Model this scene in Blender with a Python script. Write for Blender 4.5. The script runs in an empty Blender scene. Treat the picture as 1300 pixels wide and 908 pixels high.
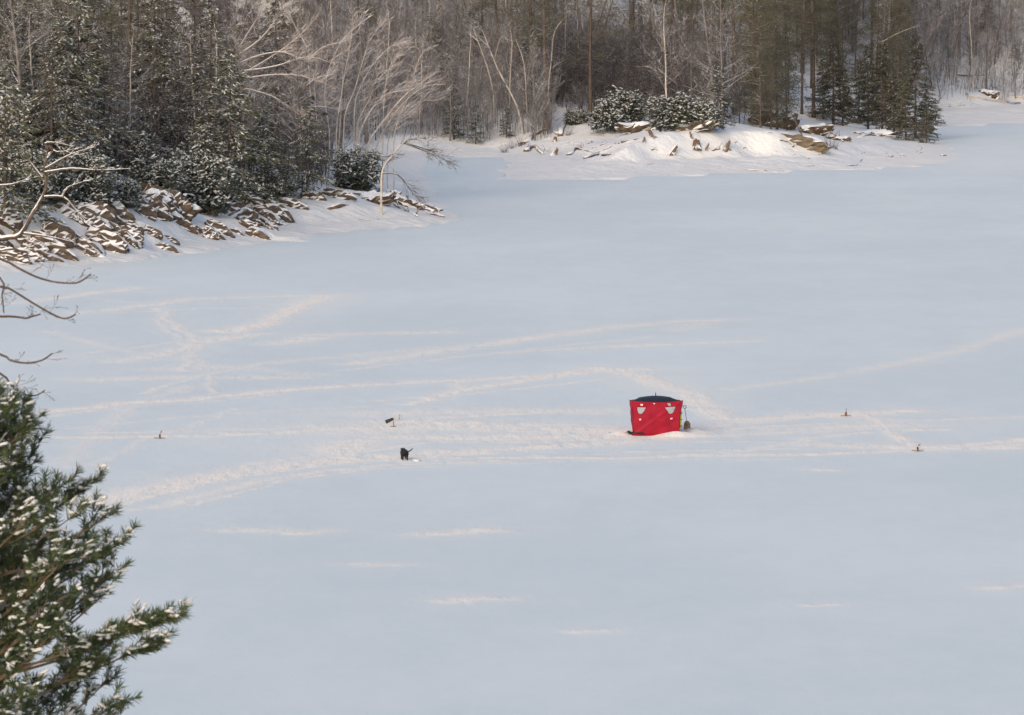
import bpy, math, random
import numpy as np
from mathutils import Vector, Matrix
random.seed(7); rng = np.random.default_rng(7)
R = math.radians
scene = bpy.context.scene
col = scene.collection

# ------------------------------------------------------------------ camera
F = 8000.0; CH = 25.9; W0, H0 = 1300.0, 908.0
PITCH = math.atan(576 / F)
cam_d = bpy.data.cameras.new('camera'); cam = bpy.data.objects.new('camera', cam_d); col.objects.link(cam)
cam.location = (0, 0, CH); cam.rotation_euler = (R(90) - PITCH, 0, 0)
cam_d.sensor_width = 36; cam_d.lens = 36 * F / W0
cam_d.clip_start = 1; cam_d.clip_end = 20000
cam_d.dof.use_dof = True; cam_d.dof.focus_distance = 460; cam_d.dof.aperture_fstop = 16
scene.camera = cam
cp, sp = math.cos(PITCH), math.sin(PITCH)
def ray(px, py):
    a = (px - W0 / 2) / F; b = -(py - H0 / 2) / F
    return Vector((a, cp + b * sp, -sp + b * cp))
def G(px, py, z=0.0):
    d = ray(px, py); t = (z - CH) / d.z
    return Vector((d.x * t, d.y * t, z))
def P(px, py, D):
    d = ray(px, py); t = D / d.y
    return Vector((d.x * t, D, CH + d.z * t))

# ------------------------------------------------------------------ noise + terrain
def _h(ix, iy, s):
    n = (ix * 374761393 + iy * 668265263 + s * 1442695041) & 0x7fffffff
    n = ((n ^ (n >> 13)) * 1274126177) & 0x7fffffff
    return ((n ^ (n >> 16)) & 0xffff) / 65535.0
def vn(x, y, s=0):
    x = np.asarray(x, float); y = np.asarray(y, float)
    ix = np.floor(x).astype(np.int64); iy = np.floor(y).astype(np.int64)
    fx = x - ix; fy = y - iy; fx = fx * fx * (3 - 2 * fx); fy = fy * fy * (3 - 2 * fy)
    a = _h(ix, iy, s); b = _h(ix + 1, iy, s); c = _h(ix, iy + 1, s); d = _h(ix + 1, iy + 1, s)
    return (a + (b - a) * fx) * (1 - fy) + (c + (d - c) * fx) * fy
def fbm(x, y, s=0, o=3):
    r = 0; a = 1; t = 0
    for i in range(o):
        r = r + a * vn(x, y, s + i * 7); t += a; a *= .5; x = x * 2.03; y = y * 2.03
    return r / t

# shore: (px, py, shelf width, shelf rise, bank height, bank width, hill slope)
LB = (1.0, .3, 3.6, 7.0, .42)
SHORE = [(-300, 372) + LB, (-50, 352) + LB, (0, 347) + LB, (60, 341) + LB, (120, 334, 1.0, .3, 4.6, 7.5, .42), (200, 327, 1.0, .3, 6.4, 9, .42),
         (280, 317, 1.2, .3, 4.2, 7, .40), (345, 306, 1.5, .3, 1.8, 5, .30), (394, 307, 2, .2, .9, 5, .3),
         (388, 297, 2, .3, 1.0, 6, .2), (430, 293, 4, .4, 1.4, 5, .12), (480, 290, 4, .4, 1.6, 5, .12), (535, 286, 4, .4, 1.9, 4, .12),
         (572, 280, 3, .3, 1.5, 5, .1), (570, 268, 2, .3, 1.2, 4, .1), (548, 246, 2, .3, 1.4, 4, .15), (538, 226, 3, .3, 1.0, 5, .2),
         (536, 206, 4, .3, .8, 5, .25), (570, 199, 5, .3, .8, 5, .25), (625, 197, 5, .3, .8, 5, .2), (652, 204, 6, .4, .8, 5, .15),
         (640, 216, 7, .4, .8, 6, .1), (636, 228, 9, .5, 1.2, 6, .1), (700, 228, 11, .9, 2.9, 5, .08), (760, 226, 12, 1.0, 3.2, 4.5, .06),
         (850, 222, 12, 1.0, 2.9, 4.5, .06), (930, 219, 12, 1.0, 3.5, 4.5, .05), (1010, 216, 11, 1.0, 3.4, 4.5, .04), (1090, 214, 9, .6, 2.1, 6, .03),
         (1160, 210, 7, .4, 1.0, 6, .03), (1210, 203, 4, .2, .5, 6, .02), (1214, 194, 3, .2, .5, 6, .02), (1192, 178, 3, .2, .6, 5, .04),
         (1150, 168, 3, .2, .8, 5, .06), (1140, 162, 8, .3, 1.0, 6, .2), (1200, 160, 22, .7, 2.0, 8, .5), (1300, 153, 22, .7, 2.2, 8, .55), (1480, 143, 22, .7, 2.2, 8, .55)]
SV = np.array([tuple(G(s[0], s[1]).xy) + s[2:] for s in SHORE])
SP = np.vstack([[[-700, 330]], SV[:, :2], [[900, 720]]])
POLY = np.vstack([SP, [[6000, 900], [6000, 9000], [-6000, 9000], [-6000, 330]]])
def sdist(x, y):
    d = np.full(x.shape, 1e9)
    for i in range(len(SP) - 1):
        ax, ay = SP[i]; bx, by = SP[i + 1]; dx, dy = bx - ax, by - ay
        t = np.clip(((x - ax) * dx + (y - ay) * dy) / (dx * dx + dy * dy), 0, 1)
        d = np.minimum(d, np.hypot(x - ax - t * dx, y - ay - t * dy))
    ins = np.zeros(x.shape, bool); n = len(POLY)
    for i in range(n):
        ax, ay = POLY[i]; bx, by = POLY[(i + 1) % n]
        if ay == by: continue
        c = ((ay > y) != (by > y)) & (x < (bx - ax) * (y - ay) / (by - ay) + ax)
        ins ^= c
    return np.where(ins, d, -d)
def ss(t): t = np.clip(t, 0, 1); return t * t * (3 - 2 * t)
def HT(x, y):
    x = np.atleast_1d(np.asarray(x, float)); y = np.atleast_1d(np.asarray(y, float))
    d = sdist(x, y)
    d = d + (fbm(x * .22, y * .16, 3) - .5) * np.clip(7 - abs(d), 0, 5) * .8
    wsum = 0; par = [0] * 5
    for v in SV:
        w = 1.0 / ((x - v[0]) ** 2 + ((y - v[1]) * .6) ** 2 + 8) ** 1.6
        wsum = wsum + w
        for k in range(5): par[k] = par[k] + w * v[2 + k]
    w_, r_, bh, bw, s_ = [p / wsum for p in par]
    dn = d + (fbm(x * .12, y * .12, 11) - .5) * 5 * np.clip(d / 8, 0, 1)
    h = r_ * ss(dn / w_) + bh * ss((dn - w_) / bw) + s_ * np.maximum(0, dn - w_ - bw)
    far = np.maximum(0, d - 55)
    h = h + .40 * far * ss(far / 20)
    h = h + (fbm(x * .5, y * .5, 5) - .5) * .5 * np.clip((d - 2) / 6, 0, 1) + (fbm(x * .07, y * .07, 9) - .5) * 3 * np.clip((d - 20) / 30, 0, 1)
    h = np.minimum(h, 160 + (fbm(x * .004, y * .004, 4)) * 60)
    return np.where(d > 0, h, -.6 * ss(-d / 2))
def HZ(x, y): return float(HT(x, y)[0])
def hit(px, py, y0=400, y1=900):
    r = ray(px, py); ys = np.arange(y0, y1, .4); t = ys / r.y
    xs = r.x * t; zs = CH + r.z * t
    h = np.maximum(HT(xs, ys), 0)
    k = np.argmax(h >= zs)
    return Vector((xs[k], ys[k], h[k]))
def T(px, D):                      # ground point seen in column px at distance D
    z = 0
    for _ in range(3):
        dep = D * cp + (CH - z) * sp; x = (px - W0 / 2) / F * dep; z = HZ(x, D)
    return Vector((x, D, z))

# ------------------------------------------------------------------ materials
def mat(name, build):
    m = bpy.data.materials.new(name); m.use_nodes = True
    nt = m.node_tree; b = nt.nodes['Principled BSDF']; build(nt, b); return m
def N(nt, t, **k):
    n = nt.nodes.new(t)
    for a, v in k.items(): setattr(n, a, v)
    return n
def noise(nt, scale, detail=4, coord='Object', stretch=None, rough=.55):
    tc = N(nt, 'ShaderNodeTexCoord'); out = tc.outputs[coord]
    if stretch:
        mp = N(nt, 'ShaderNodeMapping'); mp.inputs['Scale'].default_value = stretch
        nt.links.new(out, mp.inputs[0]); out = mp.outputs[0]
    n = N(nt, 'ShaderNodeTexNoise'); n.inputs['Scale'].default_value = scale; n.inputs['Detail'].default_value = detail
    n.inputs['Roughness'].default_value = rough
    nt.links.new(out, n.inputs['Vector']); return n.outputs['Fac']
def ramp(nt, fac, stops):
    r = N(nt, 'ShaderNodeValToRGB'); e = r.color_ramp.elements
    while len(e) < len(stops): e.new(.5)
    for q, (p, c) in zip(e, stops): q.position = p; q.color = (*c, 1)
    nt.links.new(fac, r.inputs[0]); return r.outputs[0]
def math_(nt, op, a, b=None, clamp=False):
    n = N(nt, 'ShaderNodeMath', operation=op); n.use_clamp = clamp
    for i, v in enumerate((a, b)):
        if v is None: continue
        if isinstance(v, (int, float)): n.inputs[i].default_value = v
        else: nt.links.new(v, n.inputs[i])
    return n.outputs[0]
def mix(nt, fac, a, b):
    n = N(nt, 'ShaderNodeMix', data_type='RGBA')
    nt.links.new(fac, n.inputs[0]) if not isinstance(fac, (int, float)) else setattr(n.inputs[0], 'default_value', fac)
    for i, v in ((6, a), (7, b)):
        if isinstance(v, tuple): n.inputs[i].default_value = (*v, 1)
        else: nt.links.new(v, n.inputs[i])
    return n.outputs[2]
def bump(nt, b, h, s, dist=.1):
    n = N(nt, 'ShaderNodeBump'); n.inputs['Strength'].default_value = s; n.inputs['Distance'].default_value = dist
    nt.links.new(h, n.inputs['Height']); nt.links.new(n.outputs[0], b.inputs['Normal'])
def nz(nt):
    g = N(nt, 'ShaderNodeNewGeometry'); s = N(nt, 'ShaderNodeSeparateXYZ'); nt.links.new(g.outputs['Normal'], s.inputs[0]); return s.outputs[2]
def mr(nt, v, a, b):
    n = N(nt, 'ShaderNodeMapRange', interpolation_type='SMOOTHSTEP'); n.inputs[1].default_value = a; n.inputs[2].default_value = b
    nt.links.new(v, n.inputs[0]); return n.outputs[0]
SNOW = (.80, .81, .84)
def m_simple(name, c1, c2, scale=3, rough=.8, bs=.2, spec=.2):
    def f(nt, b):
        n = noise(nt, scale); nt.links.new(ramp(nt, n, [(.3, c1), (.7, c2)]), b.inputs['Base Color'])
        b.inputs['Roughness'].default_value = rough; b.inputs['Specular IOR Level'].default_value = spec
        if bs: bump(nt, b, noise(nt, scale * 4), bs, .03)
    return mat(name, f)
def m_snowy(name, c1, c2, lo, hi, scale=3, snow_noise=1.2, stretch=None):      # snow lies on the upward faces
    def f(nt, b):
        base = ramp(nt, noise(nt, scale, stretch=stretch), [(.3, c1), (.7, c2)])
        v = math_(nt, 'ADD', nz(nt), math_(nt, 'MULTIPLY', math_(nt, 'SUBTRACT', noise(nt, snow_noise), .5), 1.0))
        nt.links.new(mix(nt, mr(nt, v, lo, hi), base, SNOW), b.inputs['Base Color'])
        b.inputs['Roughness'].default_value = .85; b.inputs['Specular IOR Level'].default_value = .15
        bump(nt, b, noise(nt, scale * 5), .4, .05)
    return mat(name, f)
def f_lake(nt, b):
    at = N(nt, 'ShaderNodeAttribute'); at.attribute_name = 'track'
    track_fac = at.outputs['Fac']
    wind = noise(nt, .05, 5, stretch=(1, .45, 1)); fine = noise(nt, 1.5, 5, stretch=(1, .22, 1), rough=.65); crust = noise(nt, .8, 6, stretch=(.6, .2, 1), rough=.7)
    wind2 = math_(nt, 'ADD', wind, math_(nt, 'MULTIPLY', math_(nt, 'SUBTRACT', crust, .5), .5))
    base = mix(nt, mr(nt, wind2, .30, .72), (.69, .758, .80), (.77, .82, .85))
    sun_tint = math_(nt, 'MULTIPLY', track_fac, mr(nt, fine, .26, .50), True)
    nt.links.new(mix(nt, sun_tint, base, (.95, .89, .83)), b.inputs['Base Color'])  # trodden snow, with warm low sun on its rough faces painted in as cream
    b.inputs['Roughness'].default_value = .75; b.inputs['Specular IOR Level'].default_value = .25
    h = math_(nt, 'ADD', math_(nt, 'ADD', math_(nt, 'MULTIPLY', noise(nt, .35, 5, stretch=(1, .5, 1)), .25), math_(nt, 'MULTIPLY', crust, .22)),
              math_(nt, 'MULTIPLY', math_(nt, 'MULTIPLY', fine, track_fac), .9))
    bump(nt, b, h, .5, .3)
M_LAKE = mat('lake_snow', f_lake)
def f_land(nt, b):
    v = math_(nt, 'ADD', nz(nt), math_(nt, 'MULTIPLY', math_(nt, 'SUBTRACT', noise(nt, .6, 5), .5), .55))
    soil = ramp(nt, noise(nt, 1.6, 5), [(.25, (.07, .045, .03)), (.5, (.17, .11, .07)), (.75, (.27, .19, .13))])
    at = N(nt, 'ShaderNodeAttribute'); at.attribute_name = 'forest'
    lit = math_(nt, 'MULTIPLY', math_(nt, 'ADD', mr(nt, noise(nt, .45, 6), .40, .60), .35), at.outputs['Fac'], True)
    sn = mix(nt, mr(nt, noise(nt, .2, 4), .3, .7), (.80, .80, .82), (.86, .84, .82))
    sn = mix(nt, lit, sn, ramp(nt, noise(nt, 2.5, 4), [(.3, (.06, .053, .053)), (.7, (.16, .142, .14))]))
    nt.links.new(mix(nt, mr(nt, v, .50, .66), soil, sn), b.inputs['Base Color'])
    b.inputs['Roughness'].default_value = .85; b.inputs['Specular IOR Level'].default_value = .15
    bump(nt, b, noise(nt, .9, 6), .55, .5)
M_LAND = mat('snowy_ground', f_land)
M_ROCK = m_snowy('snowy_slab_rock', (.055, .042, .034), (.17, .128, .098),   .30, .50, 1.3, .45, (1, 1, 3))
M_BOULDER = m_snowy('tan_rock', (.10, .078, .055), (.25, .20, .145), .25, .5, 1.3, 1.2, (.5, .5, 4))
M_SOIL = m_snowy('frozen_bank_soil', (.06, .042, .032), (.18, .13, .09), .3, .55, 1.5, 1.0)
M_BARK = m_snowy('grey_bark', (.11, .10, .10), (.22, .20, .195), .5, .95, 2, 1.5)
M_BARK_B = m_snowy('brown_bark', (.09, .07, .062), (.18, .14, .12), .6, 1.0, 2, 1.5)
M_BARK_D = m_snowy('dark_pine_bark', (.055, .043, .038), (.13, .10, .085), .7, 1.1, 2, 1.5)
M_TWIG = m_snowy('frosted_twigs', (.15, .135, .135), (.26, .235, .23), .3, .9, 1, .6)
M_TWIG2 = m_snowy('dark_twigs', (.06, .053, .053), (.125, .108, .106), .5, 1.0, 1, .6)
M_BIRCH = m_snowy('pale_birch_bark', (.36, .32, .28), (.62, .56, .50), .2, .7, 1.4, 1.0)
M_BIRCHT = m_snowy('pale_birch_twigs', (.26, .22, .205), (.44, .38, .35), .2, .8, 1, .6)
M_LIMB = m_snowy('snow_lined_limb', (.06, .045, .035), (.15, .11, .085), .15, .5, 2, .5)
M_LOG = m_snowy('driftwood', (.09, .06, .045), (.24, .17, .12), .35, .6, 2, 1.2)
M_PALEWOOD = m_snowy('bleached_wood', (.40, .34, .28), (.62, .54, .46), .5, .8, 2, 1.2)
M_GREEN = m_simple('evergreen_needles', (.055, .062, .042), (.145, .15, .095), .9, .75, 0)
M_OLIVE = m_simple('olive_needles', (.065, .064, .046), (.16, .15, .11), .8, .8, 0)
M_DKOLV = m_simple('dark_olive_needles', (.035, .037, .027), (.10, .098, .07), .8, .8, 0)
M_LEAF = m_simple('dark_shrub_leaves', (.05, .062, .055), (.125, .14, .115), 1.2, .7, 0)
M_SNOWC = m_simple('snow_clumps', (.70, .70, .72), (.84, .82, .80), 2, .8, 0, .2)
M_SNOWN = m_simple('snow_on_needles', (.50, .51, .52), (.76, .75, .74), 5, .8, 0, .2)
M_FROST = m_simple('frosted_leaf_snow', (.44, .46, .47), (.74, .74, .74), .7, .8, 0, .2)
M_NEEDLE = m_simple('pine_needles', (.03, .052, .024), (.10, .135, .055), 3, .55, 0, .4)
M_TWIGN = m_simple('pine_twig_bark', (.10, .075, .05), (.20, .15, .10), 6, .8, 0)

# ------------------------------------------------------------------ mesh helpers
class MB:
    def __init__(s): s.v = []; s.f = []; s.m = []; s.n = 0
    def add(s, vs, fs, m=0):
        b = s.n; s.v.extend([tuple(q) for q in vs]); s.n += len(vs)
        s.f.extend([tuple(i + b for i in f) for f in fs]); s.m.extend([m] * len(fs))
    def tube(s, pts, rad, n=3, m=0, caps=False):
        pts = [Vector(p) for p in pts]; vs = []; K = len(pts)
        for i, p in enumerate(pts):
            t = (pts[min(i + 1, K - 1)] - pts[max(i - 1, 0)])
            t = t.normalized() if t.length > 1e-9 else Vector((0, 0, 1))
            a = t.cross(Vector((.31, .9, .2))).normalized(); b = t.cross(a)
            r = rad[i] if hasattr(rad, '__len__') else rad
            for k in range(n):
                w = 2 * math.pi * k / n
                vs.append(p + a * (math.cos(w) * r) + b * (math.sin(w) * r))
        fs = [(i * n + k, i * n + (k + 1) % n, (i + 1) * n + (k + 1) % n, (i + 1) * n + k) for i in range(K - 1) for k in range(n)]
        if caps: fs += [tuple(range(n))[::-1], tuple((K - 1) * n + k for k in range(n))]
        s.add(vs, fs, m)
    def box(s, c, size, rot=None, m=0, taper=1.0):
        vs = []
        for z in (-1, 1):
            for y in (-1, 1):
                for x in (-1, 1):
                    q = taper if z > 0 else 1
                    vs.append(Vector((x * size[0] / 2 * q, y * size[1] / 2 * q, z * size[2] / 2)))
        if rot: vs = [rot @ v for v in vs]
        s.add([v + Vector(c) for v in vs], [(0, 2, 3, 1), (4, 5, 7, 6), (0, 1, 5, 4), (2, 6, 7, 3), (0, 4, 6, 2), (1, 3, 7, 5)], m)
    def blob(s, c, r, m=0, jit=.25, seg=6, rings=4, rot=None):
        vs = [Vector((0, 0, -1))]
        for i in range(1, rings):
            a = math.pi * i / rings
            for k in range(seg):
                w = 2 * math.pi * (k + .5 * (i % 2)) / seg
                q = 1 + random.uniform(-jit, jit)
                vs.append(Vector((math.sin(a) * math.cos(w) * q, math.sin(a) * math.sin(w) * q, -math.cos(a) * q)))
        vs.append(Vector((0, 0, 1)))
        fs = [(0, 1 + (k + 1) % seg, 1 + k) for k in range(seg)]
        for i in range(rings - 2):
            b = 1 + i * seg
            fs += [(b + k, b + (k + 1) % seg, b + seg + (k + 1) % seg, b + seg + k) for k in range(seg)]
        b = 1 + (rings - 2) * seg
        fs += [(b + k, b + (k + 1) % seg, len(vs) - 1) for k in range(seg)]
        vs = [Vector((v.x * r[0], v.y * r[1], v.z * r[2])) for v in vs]
        if rot: vs = [rot @ v for v in vs]
        s.add([v + Vector(c) for v in vs], fs, m)
    def leaf(s, p, d, up, L, Wd, m=0):                     # a folded leaf or needle spray, two faces
        p = Vector(p); d = Vector(d).normalized(); sd = d.cross(Vector(up))
        sd = sd.normalized() if sd.length > 1e-6 else Vector((1, 0, 0))
        nrm = sd.cross(d)
        s.add([p, p + d * L * .5 + sd * Wd / 2 - nrm * Wd * .2, p + d * L, p + d * L * .5 - sd * Wd / 2 - nrm * Wd * .2], [(0, 1, 2), (0, 2, 3)], m)
    def build(s, name, mats, parent=None, loc=(0, 0, 0), smooth=False, rebase=None):
        me = bpy.data.meshes.new(name)
        v = s.v if rebase is None else [(a - rebase[0], b - rebase[1], c - rebase[2]) for a, b, c in s.v]
        me.from_pydata(v, [], s.f)
        for mm in (mats if isinstance(mats, (list, tuple)) else [mats]): me.materials.append(mm)
        if any(s.m): me.polygons.foreach_set('material_index', s.m)
        if smooth: me.polygons.foreach_set('use_smooth', [True] * len(s.f))
        me.update()
        o = bpy.data.objects.new(name, me); col.objects.link(o); o.location = loc
        if parent: o.parent = parent
        return o
def tag(o, label=None, cat=None, group=None, kind=None):
    if label: o['label'] = label
    if cat: o['category'] = cat
    if group: o['group'] = group
    if kind: o['kind'] = kind
    return o
def empty(name, loc, rz=0, label=None, cat=None, group=None):
    o = bpy.data.objects.new(name, None); col.objects.link(o); o.empty_display_size = .5
    o.location = loc; o.rotation_euler.z = rz; return tag(o, label, cat, group)
def grid_mesh(name, X, Y, Z, m, attrs=None, smooth=True):
    ny, nx = X.shape; me = bpy.data.meshes.new(name)
    idx = np.arange(nx * ny).reshape(ny, nx)
    q = np.stack([idx[:-1, :-1], idx[:-1, 1:], idx[1:, 1:], idx[1:, :-1]], -1).reshape(-1, 4)
    me.vertices.add(nx * ny); me.loops.add(q.size); me.polygons.add(len(q))
    me.vertices.foreach_set('co', np.stack([X, Y, Z], -1).reshape(-1).astype(np.float32))
    me.loops.foreach_set('vertex_index', q.reshape(-1).astype(np.int32))
    me.polygons.foreach_set('loop_start', (np.arange(len(q)) * 4).astype(np.int32))
    me.polygons.foreach_set('use_smooth', np.full(len(q), smooth))
    me.update(calc_edges=True)
    for k, a in (attrs or {}).items():
        at = me.attributes.new(k, 'FLOAT', 'POINT'); at.data.foreach_set('value', a.reshape(-1).astype(np.float32))
    me.materials.append(m)
    o = bpy.data.objects.new(name, me); col.objects.link(o); return tag(o, kind='structure')

# ------------------------------------------------------------------ land
u = np.concatenate([-np.geomspace(4, .112, 40), np.linspace(-.11, .11, 440), np.geomspace(.112, 4, 40)])
yy = np.concatenate([np.linspace(300, 425, 20), np.arange(427, 640, .75), np.arange(641, 860, 1.6), np.geomspace(865, 6000, 40)])
X, Y = np.meshgrid(u, yy); X = X * Y
Zl = HT(X.ravel(), Y.ravel()).reshape(X.shape)
sd = sdist(X.ravel(), Y.ravel()).reshape(X.shape)
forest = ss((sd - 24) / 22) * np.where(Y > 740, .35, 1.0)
tag(grid_mesh('hillside_ground', X, Y, Zl, M_LAND, {'forest': forest}), 'snow covered wooded shore and hills rising around the frozen lake')
xs = np.linspace(-260, 260, 90); ys_ = np.linspace(-200, 190, 70); X, Y = np.meshgrid(xs, ys_)
Z = 24.0 * (1 - ss((Y + 2) / 150)) - 1.0 + (fbm(X * .05, Y * .05, 2) - .5) * 2
Z = np.where((abs(X) < 12) & (Y < 12) & (Y > -15), np.minimum(Z, 23.4), Z)
tag(grid_mesh('near_hillside', X, Y, Z, M_LAND, {'forest': X * 0 + .3}), 'snowy near hillside sloping down to the ice')
def NZ(x, y): return 24.0 * (1 - float(ss(np.array((y + 2) / 150)))) - 1.0 + (float(fbm(np.array(x * .05), np.array(y * .05), 2)) - .5) * 2

# ------------------------------------------------------------------ lake with its tracks
TR = [([(0,402),(110,398),(250,392),(380,388)], .4, .4), ([(60,455),(180,440),(300,424),(360,408)], .4, .4), ([(180,500),(240,480),(330,462),(420,452)], .4, .45), ([(90,545),(230,530),(380,520),(480,515)], .35, .4),
 ([(250,640),(360,612),(470,596),(600,590)], .35, .5), ([(160,640),(290,608),(430,588),(520,580)], .4, .7), ([(420,582),(500,566),(640,552),(800,548)], .4, .6), ([(520,586),(700,577),(860,572),(1010,570)], .35, .6),
 ([(520,540),(640,538),(790,540)], .4, .7), ([(500,560),(640,562),(790,556)], .4, .6), ([(900,560),(1000,562),(1160,572),(1300,568)], .35, .55), ([(880,552),(960,541),(1060,535)], .4, .7), ([(120,590),(180,560),(250,540),(300,520)], .4, .35),
 ([(200,405),(240,440),(262,470),(270,500)], .35, .4), ([(430,470),(560,456),(700,440),(830,428)], .4, .4), ([(480,508),(620,498),(720,486),(800,478)], .35, .5),([(0,386),(80,378),(174,365)], .9, .55), ([(99,397),(198,386),(254,379),(330,377),(420,375)], .8, .6), ([(0,372),(90,376),(180,384)], .8, .2),
 ([(420,375),(395,383),(369,393),(337,411),(293,421),(278,419)], 1.0, .75), ([(206,391),(216,407),(238,421),(252,435),(240,455),(234,471)], .55, .5),
 ([(150,459),(206,449),(254,435),(305,427),(330,424)], 1.0, .6), ([(60,420),(110,432),(170,447)], .8, .3), ([(357,436),(408,426),(500,423),(560,422)], 1.5, .5),
 ([(50,524),(166,512),(254,506),(357,495),(450,489),(500,486),(600,482),(700,476),(757,469),(820,467)], .75, .95),
 ([(60,529),(166,516),(254,511),(357,500)], .6, .4), ([(515,513),(545,506),(580,496),(620,489),(666,482),(757,471)], .6, .75), ([(578,500),(582,490),(590,482)], .6, .5),
 ([(79,556),(198,555),(357,548),(500,538),(560,530),(700,522)], .9, .7), ([(120,550),(200,548),(357,543),(470,534)], .7, .45),
 ([(107,640),(190,624),(250,612),(317,598),(436,583),(500,578),(600,573),(700,566),(800,560)], 1.3, .85),
 ([(120,628),(190,617),(254,604),(341,588),(436,572),(470,555),(500,540)], .8, .5), ([(174,648),(238,636),(317,614),(420,598),(500,590),(640,584)], .7, .55),
 ([(500,583),(560,580),(646,580),(777,581),(880,578),(973,577),(1104,574),(1200,566),(1300,558)], .7, .8),
 ([(560,588),(700,586),(850,584),(1000,583)], .6, .3), ([(640,560),(760,556),(900,554),(1000,548),(1100,545),(1200,545)], .8, .5),
 ([(870,546),(901,541),(960,532),(1019,527),(1070,526),(1156,521)], 1.4, .75), ([(1060,530),(1169,533),(1300,529)], .8, .45),
 ([(930,575),(986,566),(1040,556),(1104,549)], .7, .5), ([(1104,527),(1125,545),(1143,558),(1165,567)], .5, .7), ([(1040,565),(1165,568),(1230,568),(1300,564)], 1.5, .75),
 ([(760,467),(790,471),(815,478),(836,488),(858,495),(875,501),(895,514),(908,524),(925,532)], .9, .85),
 ([(450,462),(560,445),(679,429),(760,417),(842,409),(934,405)], 1.3, .5), ([(450,450),(600,437),(700,424),(780,415)], .9, .3), ([(640,447),(740,441),(810,438),(870,436),(954,432)], .9, .45),
 ([(921,494),(1010,484),(1091,471),(1202,448),(1300,419)], .9, .35), ([(79,594),(110,562),(139,538),(165,520),(190,506),(246,490)], .9, .3),
 ([(200,470),(250,462),(340,470),(400,475)], 1.5, .3), ([(120,482),(170,480),(260,478),(370,479)], 1.6, .45), ([(250,470),(400,455),(520,448)], 1.2, .3),
 ([(545,678),(575,677),(612,673)], 1.1, .65), ([(580,764),(610,761),(640,762)], .8, .55), ([(290,672),(350,672),(380,676),(410,673)], 1.0, .6),
 ([(455,716),(480,718),(510,718)], .9, .4), ([(730,801),(770,800)], .7, .5), ([(1265,745),(1290,744)], .8, .6), ([(1030,597),(1055,598)], .6, .5), ([(1035,768),(1058,767)], .6, .4),
 ([(500,578),(470,580),(440,584),(430,570),(450,560)], 1.6, .7), ([(470,545),(520,540),(600,541),(700,545),(790,548)], 4.2, .62), ([(480,525),(560,523),(660,521),(760,522)], 2.2, .55),
 ([(500,555),(620,556),(720,552),(800,556)], 2.4, .6), ([(765,549),(800,552),(840,555),(880,550),(900,546)], 1.6, .95), ([(775,546),(788,549)], 1.2, 1.0), ([(490,577),(516,584),(545,578),(560,572)], 1.0, .9),
 ([(484,534),(500,541),(540,537),(600,536)], 1.5, .7), ([(1050,528),(1076,528),(1100,526)], .7, .9), ([(1140,569),(1166,572),(1200,569)], .9, .7), ([(190,555),(204,557),(225,555)], .6, .6),
 ([(890,546),(960,545),(1040,545),(1110,540)], 3.0, .6), ([(860,420),(900,408),(940,404)], 1.5, .25)]
pys = np.concatenate([np.arange(128, 300, 4.0), np.arange(300, 960, 1.0)])[::-1]
yr = np.array([G(650, p).y for p in pys])
yr = np.concatenate([[70, 100, 130, 155, 175], yr[yr > 176], np.geomspace(1200, 7000, 12)])
u = np.concatenate([-np.geomspace(5, .09, 30), np.linspace(-.0885, .0885, 700), np.geomspace(.09, 5, 30)])
X, Y = np.meshgrid(u, yr); X = X * Y
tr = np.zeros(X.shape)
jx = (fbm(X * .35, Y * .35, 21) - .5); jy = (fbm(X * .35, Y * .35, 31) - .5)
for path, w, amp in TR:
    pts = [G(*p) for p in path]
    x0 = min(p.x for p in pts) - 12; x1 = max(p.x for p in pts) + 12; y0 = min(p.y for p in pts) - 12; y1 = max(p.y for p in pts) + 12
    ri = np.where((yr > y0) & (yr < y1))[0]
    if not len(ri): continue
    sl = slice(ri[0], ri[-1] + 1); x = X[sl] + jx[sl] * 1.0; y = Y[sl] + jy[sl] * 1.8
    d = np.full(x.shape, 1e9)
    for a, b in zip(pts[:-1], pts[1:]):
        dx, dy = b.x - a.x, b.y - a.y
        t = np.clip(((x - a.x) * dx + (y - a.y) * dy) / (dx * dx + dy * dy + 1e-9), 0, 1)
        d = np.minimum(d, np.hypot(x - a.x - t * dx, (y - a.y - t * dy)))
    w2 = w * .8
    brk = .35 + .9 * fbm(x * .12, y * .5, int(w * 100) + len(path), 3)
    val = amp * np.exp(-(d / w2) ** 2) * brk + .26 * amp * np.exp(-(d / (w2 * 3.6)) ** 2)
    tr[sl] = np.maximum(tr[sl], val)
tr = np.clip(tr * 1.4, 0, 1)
lump = (fbm(X * 1.4, Y * 1.4, 41, 2) - .5)
Z = tr * (lump * .09 - .02) + (fbm(X * .035, Y * .05, 51) - .5) * .10
# snow banked up at the shelter, in a berm along the front right wall
SH = G(833, 553)
for bx, by, br, bh in ((.85, -1.5, .6, .20), (1.5, -1.2, .8, .16), (-1.7, -.6, .6, .16), (.1, -1.6, .4, .08), (2.0, .2, .8, .15), (0, 1.4, 1.8, .2)):
    Z += bh * np.exp(-(((X - SH.x - bx) / br) ** 2 + ((Y - SH.y - by - 1.1) / (br * .8)) ** 2))
inland = ss(sdist(X.ravel(), Y.ravel()).reshape(X.shape) / 1.0)
Z = Z - inland * .5
Z = np.where((Y > 900) | (Y < 170), -.02, Z)
tag(grid_mesh('lake_ice', X, Y, Z, M_LAKE, {'track': tr}), 'frozen lake under blue grey snow crossed by sled and foot tracks')

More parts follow.
